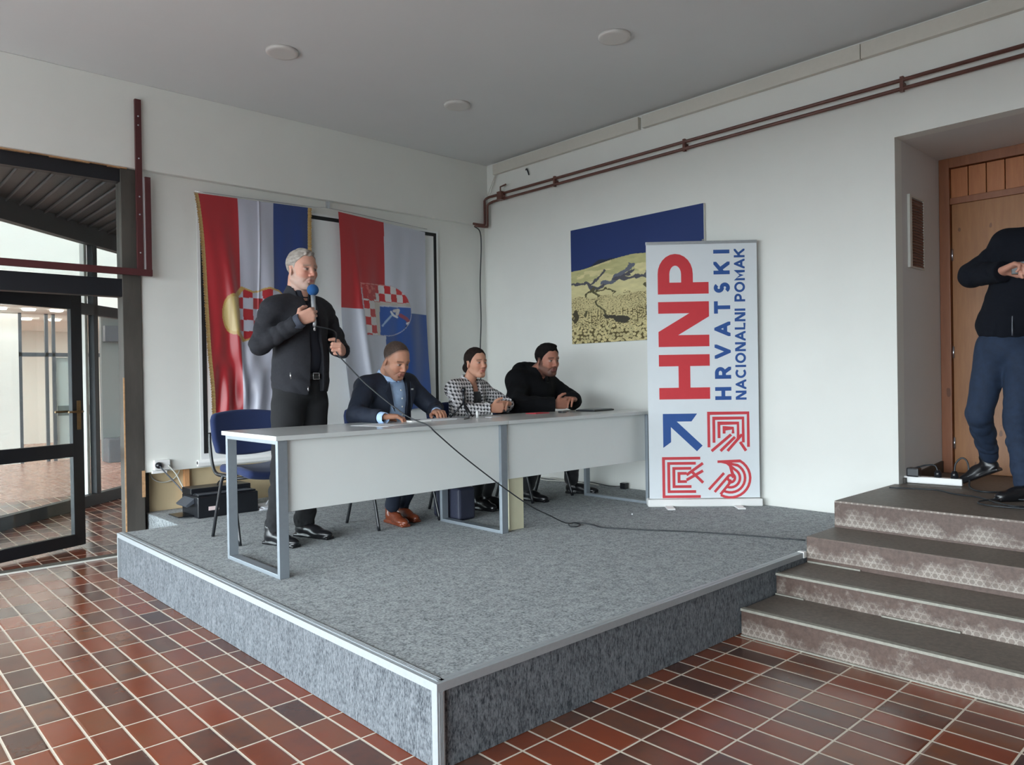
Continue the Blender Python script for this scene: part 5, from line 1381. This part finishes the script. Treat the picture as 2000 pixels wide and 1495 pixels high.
def seated(name_label, hc, RH, sH, jawk, S, Pv, yawT, armsR, armsL, hR, hL, facefn, hairmat, hairargs, lo, hi, neckr=.056, torso_kw=None, shirt=None, extra_body=None):
    t = thing('person', (Pv[0], Pv[1], HS), name_label, 'person')
    vb = Vol(lo, hi, .0038); RT = frame(yawT)
    H = head(vb, hc, RH, sH, neck=tuple(A3(S) + (0, 0, .02)), neck_r=neckr, jaw=jawk)
    torso(vb, S, Pv, RT, -.015, hips=True, **(torso_kw or {}))
    arm(vb, *armsR, -.012, fold=None); arm(vb, *armsL, -.012, fold=None)
    hand(vb, *hR[0], True, **hR[1]); hand(vb, *hL[0], False, **hL[1])
    vb.build('body', 'skin', t, facefn)
    vh = Vol(A3(hc) - .18, A3(hc) + .2, .0035); hair(vh, hc, RH, sH, *hairargs)
    return t, H, RT, vh
def legs(t, mat, sets, waist, rw, name='trousers', r=(.088, .068, .052), zmin=.37, zmax=1.0, lo=None, hi=None):
    pts = [p for s_ in sets for p in s_] + [waist]
    lo, hi = bbox(*pts, pad=.19); v = Vol(lo, hi, .0075); v.ell(waist, rw, None, .04)
    for hp, kn_, an_ in sets: v.rc(hp, kn_, r[0], r[1], .04, fold=(.005, 18, 4)); v.rc(kn_, an_, r[1], r[2], .02, fold=(.005, 24, 5))
    slab(v, zmin, zmax, lo, hi); return v.build(name, mat, t)
def shoes(t, mat, prs, name='shoe', s=1.0):
    for hl, toe in prs:
        lo, hi = bbox(hl, toe, pad=.14); v = Vol(lo, hi, .0045); shoe(v, hl, toe); v.build(name, mat, t)

# ---- man in the navy suit jacket, looking down
hc = (3.088, 4.560, 1.492); RH = frame(273, -24, 0); sH = 1.08
S, Pv = (3.105, 4.70, 1.335), (3.12, 4.80, .88)
aR = ((2.905, 4.685, 1.295), (2.745, 4.555, 1.115), (2.775, 4.285, 1.100)); aL = ((3.305, 4.715, 1.295), (3.475, 4.62, 1.120), (3.365, 4.455, 1.105))
lineS = ([-.12, -.06, -.03, -.012, .02, .034, .055, .072, .088, .11], [-.07, -.05, -.03, -.01, .02, .042, .070, .086, .094, .1])
fc = face_colour(hc, RH, sH, (202, 148, 122), (164, 98, 86), (120, 92, 82), .45, (74, 54, 44), short=(80, 62, 54), short_line=lineS)
t, H, RT, vh = seated('seated man with short hair in navy suit jacket looking down', hc, RH, sH, 1.12, S, Pv, 274, aR, aL,
    [((2.785, 4.278, 1.108), (.93, -.25, -.02), (0, .05, -1)), dict(curl=[(18, 28, 18), (22, 30, 20), (26, 34, 20), (30, 36, 20)], s=1.05, thumb=[(.7, .65, .25), (.9, .3, .3), (.95, .1, .2)])],
    [((3.360, 4.450, 1.110), (-.35, -.93, 0), (0, .05, -1)), dict(curl=[(20, 30, 20), (24, 32, 20), (28, 34, 20), (32, 36, 20)], s=1.05, thumb=[(.7, .65, .25), (.9, .3, .3), (.95, .1, .2)])],
    fc, 'hair_brown', ((lineS[0], [v_ + .026 for v_ in lineS[1]]), .001, (.0006, 300, 4)), (2.55, 4.05, .75), (3.65, 5.05, 1.72), .062)
vh.build('hair', 'hair_brown', t)
lo, hi = (2.58, 4.15, .80), (3.66, 5.1, 1.46); vj = Vol(lo, hi, HC)
torso(vj, S, Pv, RT, .026, chest=(.125, .172, .18), belly=(.145, .170, .17), shoulder=.185, fold=(.004, 18, 5), slope=.025)
arm(vj, *aR, .020, fold=(.005, 24, 5, 50)); arm(vj, *aL, .020, fold=(.005, 24, 8, 50))
wedge_cut(vj, S, RT, .088, .070, .06, -.42, k=.004, shift=.012)
for a_ in (aR, aL): cuff_cut(vj, a_[2], a_[1])
j = vj.build('suit_jacket', 'suit_navy', t)
for sg, w0, w1 in ((-1, .083, .060), (1, .105, .080)):
    m = MB()
    P_ = lambda l, u, f=.0: A3(S) + RT[:, 0] * (.150 + f) + RT[:, 1] * l + A3((0, 0, u))
    m.prism([P_(sg * w0 + .012, .0, -.035), P_(sg * (w0 + .052) + .012, -.035, -.045), P_(sg * (w0 + .035) + .012, -.06, -.03), P_(sg * (w0 + .05) + .012, -.075, -.03), P_(sg * (w1 + .004) + .012, -.215, -.002)], RT[:, 0] * .006)
    m.build('lapel', 'suit_navy', j, bevel=.002)
m = MB(); pc = A3(S) + RT[:, 0] * .128 + RT[:, 1] * .125 + A3((0, 0, -.055)); m.obox(pc, RT[:, 1] * .011, RT[:, 0] * .003, (0, 0, .006)); m.build('lapel_pin', 'belt_steel', j, bevel=.001)
vs_ = Vol((2.85, 4.4, .9), (3.4, 4.98, 1.46), HC); torso(vs_, S, Pv, RT, .006, chest=(.125, .172, .18), belly=(.145, .170, .17), shoulder=.13, fold=(.004, 20, 2), hips=False, slope=.03)
collar(vs_, A3(S) + (0, -.022, .052), frame(274, -14), .083, .010, .062, .006, .40); sh = vs_.build('shirt', 'shirt_blue', t)
P_ = lambda l, u, f=0: A3(S) + RT[:, 0] * (.133 + f) + RT[:, 1] * l + A3((0, 0, u))
for z in (-.06, -.12, -.18, -.24):
    m = MB(); m.lathe([(.006, 0), (.006, .003), (.001, .004)], P_(.012, z, .02 if z < -.1 else .008), 10, Matrix.Rotation(PI / 2, 3, 'X'))
    m.build('button', 'white_plastic', sh)
for wr, el, nm in ((aR[2], aR[1], 'a'), (aL[2], aL[1], 'b')):
    d_ = nrmz(A3(wr) - A3(el)); vc = Vol(A3(wr) - .09, A3(wr) + .09, .0035); vc.rc(A3(wr) - d_ * .03, A3(wr) + d_ * (.03 if nm == 'a' else .005), .041, .039, .003); vc.rc(A3(wr) - d_ * .06, A3(wr) + d_ * .07, .033, .032, .002, 's'); vc.build('cuff', 'shirt_blue', t)
legs(t, 'suit_navy', [((3.03, 4.78, .89), (3.02, 4.44, .88), (3.065, 4.60, .44)), ((3.21, 4.78, .89), (3.26, 4.44, .88), (3.21, 4.68, .44))], (3.12, 4.80, .91), (.18, .15, .12))
shoes(t, 'brown_leather', [((3.085, 4.70, HS + .003), (3.045, 4.40, HS + .003)), ((3.21, 4.78, HS + .003), (3.205, 4.49, HS + .003))])

# ---- woman in the chequered jacket
hc = (3.915, 4.650, 1.474); RH = frame(268, 1, 0); sH = .98
S, Pv = (3.915, 4.755, 1.285), (3.90, 4.83, .88)
aR = ((3.765, 4.725, 1.255), (3.655, 4.545, 1.105), (3.835, 4.385, 1.115)); aL = ((4.085, 4.785, 1.255), (4.265, 4.66, 1.125), (4.065, 4.445, 1.145))
lineW = ([-.12, -.06, -.03, -.012, .012, .03, .048, .062, .085, .11], [-.09, -.075, -.05, -.03, -.012, .015, .052, .074, .090, .094])
fc = face_colour(hc, RH, sH, (214, 158, 132), (178, 92, 88), None, 0, (88, 62, 48))
t, H, RT, vh = seated('seated woman with tied back dark hair in black and white chequered jacket', hc, RH, sH, .92, S, Pv, 277, aR, aL,
    [((3.840, 4.380, 1.118), (.93, -.33, .05), (.33, .93, .0)), dict(curl=[(38, 52, 30), (42, 54, 30), (46, 56, 30), (50, 58, 30)], s=.95, thumb=[(.6, .75, .1), (.85, .4, .1), (.95, .15, .1)])],
    [((4.055, 4.430, 1.150), (-.88, -.44, .10), (-.12, .10, -1)), dict(curl=[(26, 34, 22), (30, 36, 22), (34, 38, 22), (38, 40, 22)], spread=.12, s=.97, thumb=[(.6, .75, .1), (.85, .4, .1), (.95, .15, .1)])],
    fc, 'hair_dark', (lineW, .009, (.0016, 200, 4)), (3.5, 4.1, .75), (4.45, 5.1, 1.66), .047, dict(chest=(.095, .140, .155), belly=(.095, .125, .15), shoulder=.150))
vh.ell(H(-.115, 0, -.035), (.038, .045, .042), None, .012); vh.rc(H(-.09, 0, .0), H(-.11, 0, -.03), .04, .03, .02)
vh.build('hair', 'hair_dark', t)
lo, hi = (3.5, 4.2, .82), (4.45, 5.1, 1.42); vj = Vol(lo, hi, .0045)
torso(vj, S, Pv, RT, .022, chest=(.105, .145, .155), belly=(.100, .128, .15), shoulder=.152, fold=(.003, 18, 5), slope=.02)
arm(vj, *aR, .018, r=(.048, .040, .036, .028), fold=(.005, 24, 5, 60)); arm(vj, *aL, .018, r=(.048, .040, .036, .028), fold=(.005, 24, 9, 60))
collar(vj, A3(S) + (0, -.01, .060), frame(277, -8), .066, .014, .07, .045, .45)
wedge_cut(vj, S, RT, .048, .062, .10, -.42, k=.004, shift=.008)
for a_ in (aR, aL): cuff_cut(vj, a_[2], a_[1])
def hound(V):
    q = (V - A3(S)) @ RT; c_ = .0135
    u = (q[:, 1] * .98 + q[:, 0] * .55) / c_; v = (q[:, 2] + q[:, 0] * .12) / c_
    fu, fv = np.floor(u).astype(int), np.floor(v).astype(int); a, b = u - np.floor(u), v - np.floor(v)
    blk = (fu % 2 == 0) & (fv % 2 == 0); mixd = ((fu + fv) % 2 == 1); tooth = mixd & (((a + b) % 1.0) < .42)
    return np.where((blk | tooth)[:, None], lin(30, 30, 36)[None], lin(222, 220, 222)[None])
vj.build('chequered_jacket', 'houndstooth_wool', t, hound)
vs_ = Vol((3.7, 4.45, .9), (4.15, 5.0, 1.30), .005); torso(vs_, S, Pv, RT, .006, chest=(.105, .145, .155), belly=(.100, .128, .15), shoulder=.11, hips=False, slope=.03)
slab(vs_, .9, 1.245, (3.7, 4.45, .9), (4.15, 5.0, 1.30)); vs_.build('top', 'black_fabric', t)
legs(t, 'black_fabric', [((3.82, 4.82, .87), (3.82, 4.47, .86), (3.86, 4.60, .42)), ((3.99, 4.82, .87), (4.02, 4.47, .86), (3.99, 4.62, .42))], (3.90, 4.83, .90), (.16, .14, .11), r=(.075, .055, .040))
shoes(t, 'black_leather', [((3.86, 4.64, HS + .003), (3.885, 4.40, HS + .003)), ((3.99, 4.68, HS + .003), (4.03, 4.44, HS + .003))])

# ---- bearded man in black
hc = (4.725, 4.640, 1.502); RH = frame(263, -6, 0); sH = 1.14
S, Pv = (4.68, 4.78, 1.32), (4.62, 4.86, .88)
aR = ((4.475, 4.745, 1.275), (4.300, 4.580, 1.125), (4.545, 4.385, 1.120)); aL = ((4.905, 4.79, 1.275), (5.065, 4.66, 1.135), (4.815, 4.425, 1.155))
lineB = ([-.12, -.06, -.03, -.012, .02, .034, .05, .066, .085, .11], [-.075, -.055, -.035, -.012, -.02, .022, .050, .070, .082, .086])
fc = face_colour(hc, RH, sH, (180, 124, 104), (140, 84, 78), (48, 37, 35), .85, (36, 28, 26), short=(48, 38, 36), short_line=lineB)
t, H, RT, vh = seated('seated bearded man in black hooded jacket with hands clasped on the table', hc, RH, sH, 1.12, S, Pv, 272, aR, aL,
    [((4.552, 4.380, 1.124), (.95, -.28, .06), (.28, .95, 0)), dict(curl=[(38, 52, 30), (42, 54, 30), (46, 56, 30), (50, 58, 30)], s=1.08, thumb=[(.6, .75, .1), (.85, .4, .1), (.95, .15, .1)])],
    [((4.800, 4.410, 1.160), (-.90, -.40, .10), (-.12, .10, -1)), dict(curl=[(26, 34, 22), (30, 36, 22), (34, 38, 22), (38, 40, 22)], spread=.12, s=1.1, thumb=[(.6, .75, .1), (.85, .4, .1), (.95, .15, .1)])],
    fc, 'hair_black', (lineB, .008, (.0015, 200, 4)), (4.1, 4.1, .75), (5.3, 5.2, 1.74), .066)
vh.ell(H(.03, 0, .112), (.06, .058, .022), RH, .02); vh.build('hair', 'hair_black', t)
lo, hi = (4.05, 4.2, .80), (5.32, 5.25, 1.56); vj = Vol(lo, hi, .006)
torso(vj, S, Pv, RT, .055, chest=(.13, .180, .18), belly=(.165, .19, .18), shoulder=.185, fold=(.006, 16, 5), slope=.02)
arm(vj, *aR, .036, fold=(.007, 22, 5, 50)); arm(vj, *aL, .036, fold=(.007, 22, 9, 50))
vj.rc(A3(S) + (-.10, .055, .105), A3(S) + (.11, .055, .105), .062, .062, .05, fold=(.006, 22, 4)); vj.ell(A3(S) + (0, .095, .07), (.15, .075, .095), None, .04, fold=(.005, 20, 3)); vj.ell(hc, (.125, .125, .20), None, .006, 's')
collar(vj, A3(S) + (.01, -.015, .075), frame(272, -12), .090, .034, .11, .012, .35, .02)
for a_ in (aR, aL): cuff_cut(vj, a_[2], a_[1])
vj.build('hooded_jacket', 'hoodie_black', t)
legs(t, 'black_fabric', [((4.53, 4.82, .88), (4.46, 4.47, .87), (4.44, 4.62, .44)), ((4.73, 4.82, .88), (4.88, 4.50, .87), (4.97, 4.60, .44))], (4.62, 4.86, .91), (.19, .16, .12), r=(.095, .075, .064))
shoes(t, 'black_leather', [((4.43, 4.70, HS + .003), (4.47, 4.41, HS + .003)), ((4.965, 4.66, HS + .003), (5.085, 4.39, HS + .003))], 'boot')

# ---- photographer on the landing
t = thing('person', (5.5, 1.35, .565), 'person in dark hoodie and blue jeans bending over a phone on the landing', 'person')
hc = (5.33, 1.085, 2.28); RH = frame(192, -30, 0); sH = 1.02
S, Pv = (5.47, 1.17, 2.10), (5.50, 1.375, 1.47)
aR = ((5.475, 1.335, 2.105), (5.405, 1.520, 1.955), (5.265, 1.315, 1.945)); aL = ((5.43, .99, 2.10), (5.33, .88, 1.90), (5.235, 1.06, 1.95))
RT = frame(195)
vb = Vol((5.0, .72, 1.35), (5.75, 1.75, 2.48), .005); H = head(vb, hc, RH, sH, neck=(5.45, 1.15, 2.18)); torso(vb, S, Pv, RT, -.015); arm(vb, *aR, -.012, fold=None); arm(vb, *aL, -.012, fold=None)
hand(vb, aR[2], (-.25, -.90, .25), (-.35, -.1, -.8), True, curl=[(20, 40, 30), (30, 55, 40), (36, 60, 40), (42, 60, 40)], s=1.08)
hand(vb, aL[2], (-.25, .90, .15), (-.2, .2, -.95), False, curl=[(30, 50, 30), (34, 55, 40), (40, 60, 40), (42, 60, 40)], s=1.08)
vb.build('body', 'skin', t, face_colour(hc, RH, sH, (196, 142, 122), (160, 96, 88), (90, 70, 62), .4, (60, 44, 38)))
vh = Vol(A3(hc) - .18, A3(hc) + .2, .005); hair(vh, hc, RH, sH, lineB, .012, (.003, 200, 4)); vh.build('hair', 'hair_dark', t)
lo, hi = (5.05, .72, 1.4), (5.85, 1.78, 2.42); vj = Vol(lo, hi, .006)
torso(vj, S, (5.50, 1.345, 1.62), RT, .030, chest=(.125, .170, .18), belly=(.135, .155, .17), fold=(.006, 16, 5), hips=False); vj.ell((5.50, 1.35, 1.64), (.150, .178, .15), RT, .05, fold=(.005, 20, 3))
arm(vj, *aR, .032, fold=(.007, 22, 5, 50)); arm(vj, *aL, .032, fold=(.007, 22, 7, 50)); vj.rc((5.47, 1.16, 2.16), (5.46, 1.31, 2.14), .075, .07, .05)
slab(vj, 1.525, 2.5, lo, hi)
for a_ in (aR, aL): cuff_cut(vj, a_[2], a_[1])
j = vj.build('hoodie', 'hoodie_navy', t)
m = MB(); m.tube(spline([(5.315, 1.262, 2.0), (5.325, 1.275, 1.85), (5.33, 1.285, 1.7), (5.34, 1.29, 1.56)], 6), .004, 6); m.build('zip', 'grey_plastic', j)
lo, hi = (5.15, 1.0, .60), (5.95, 1.75, 1.66); v = Vol(lo, hi, .0065)
v.ell((5.50, 1.355, 1.50), (.135, .175, .14), RT, .04)
v.rc((5.50, 1.445, 1.42), (5.42, 1.495, 1.07), .100, .074, .04, fold=(.005, 18, 4)); v.rc((5.42, 1.495, 1.07), (5.70, 1.515, .79), .074, .054, .02, fold=(.008, 24, 5, 50))
v.rc((5.49, 1.27, 1.42), (5.40, 1.285, 1.06), .100, .074, .03, fold=(.005, 18, 6)); v.rc((5.40, 1.285, 1.06), (5.36, 1.245, .67), .074, .056, .02, fold=(.008, 24, 7, 50))
v.build('jeans', 'denim_blue', t)
for hl, toe in (((5.715, 1.455, .695), (5.76, 1.70, .572)), ((5.38, 1.17, .567), (5.185, 1.345, .567))):
    lo, hi = bbox(hl, toe, pad=.15); v = Vol(lo, hi, .0055); shoe(v, hl, toe); v.build('shoe', 'black_leather', t)
m = MB(); m.obox((5.235, 1.19, 1.955), (.004, 0, .0), (0, .075, 0), (0, 0, .036))
tag(m.build('phone', 'black_plastic', bevel=.003), 'black mobile phone held sideways by the person on the landing', 'phone')
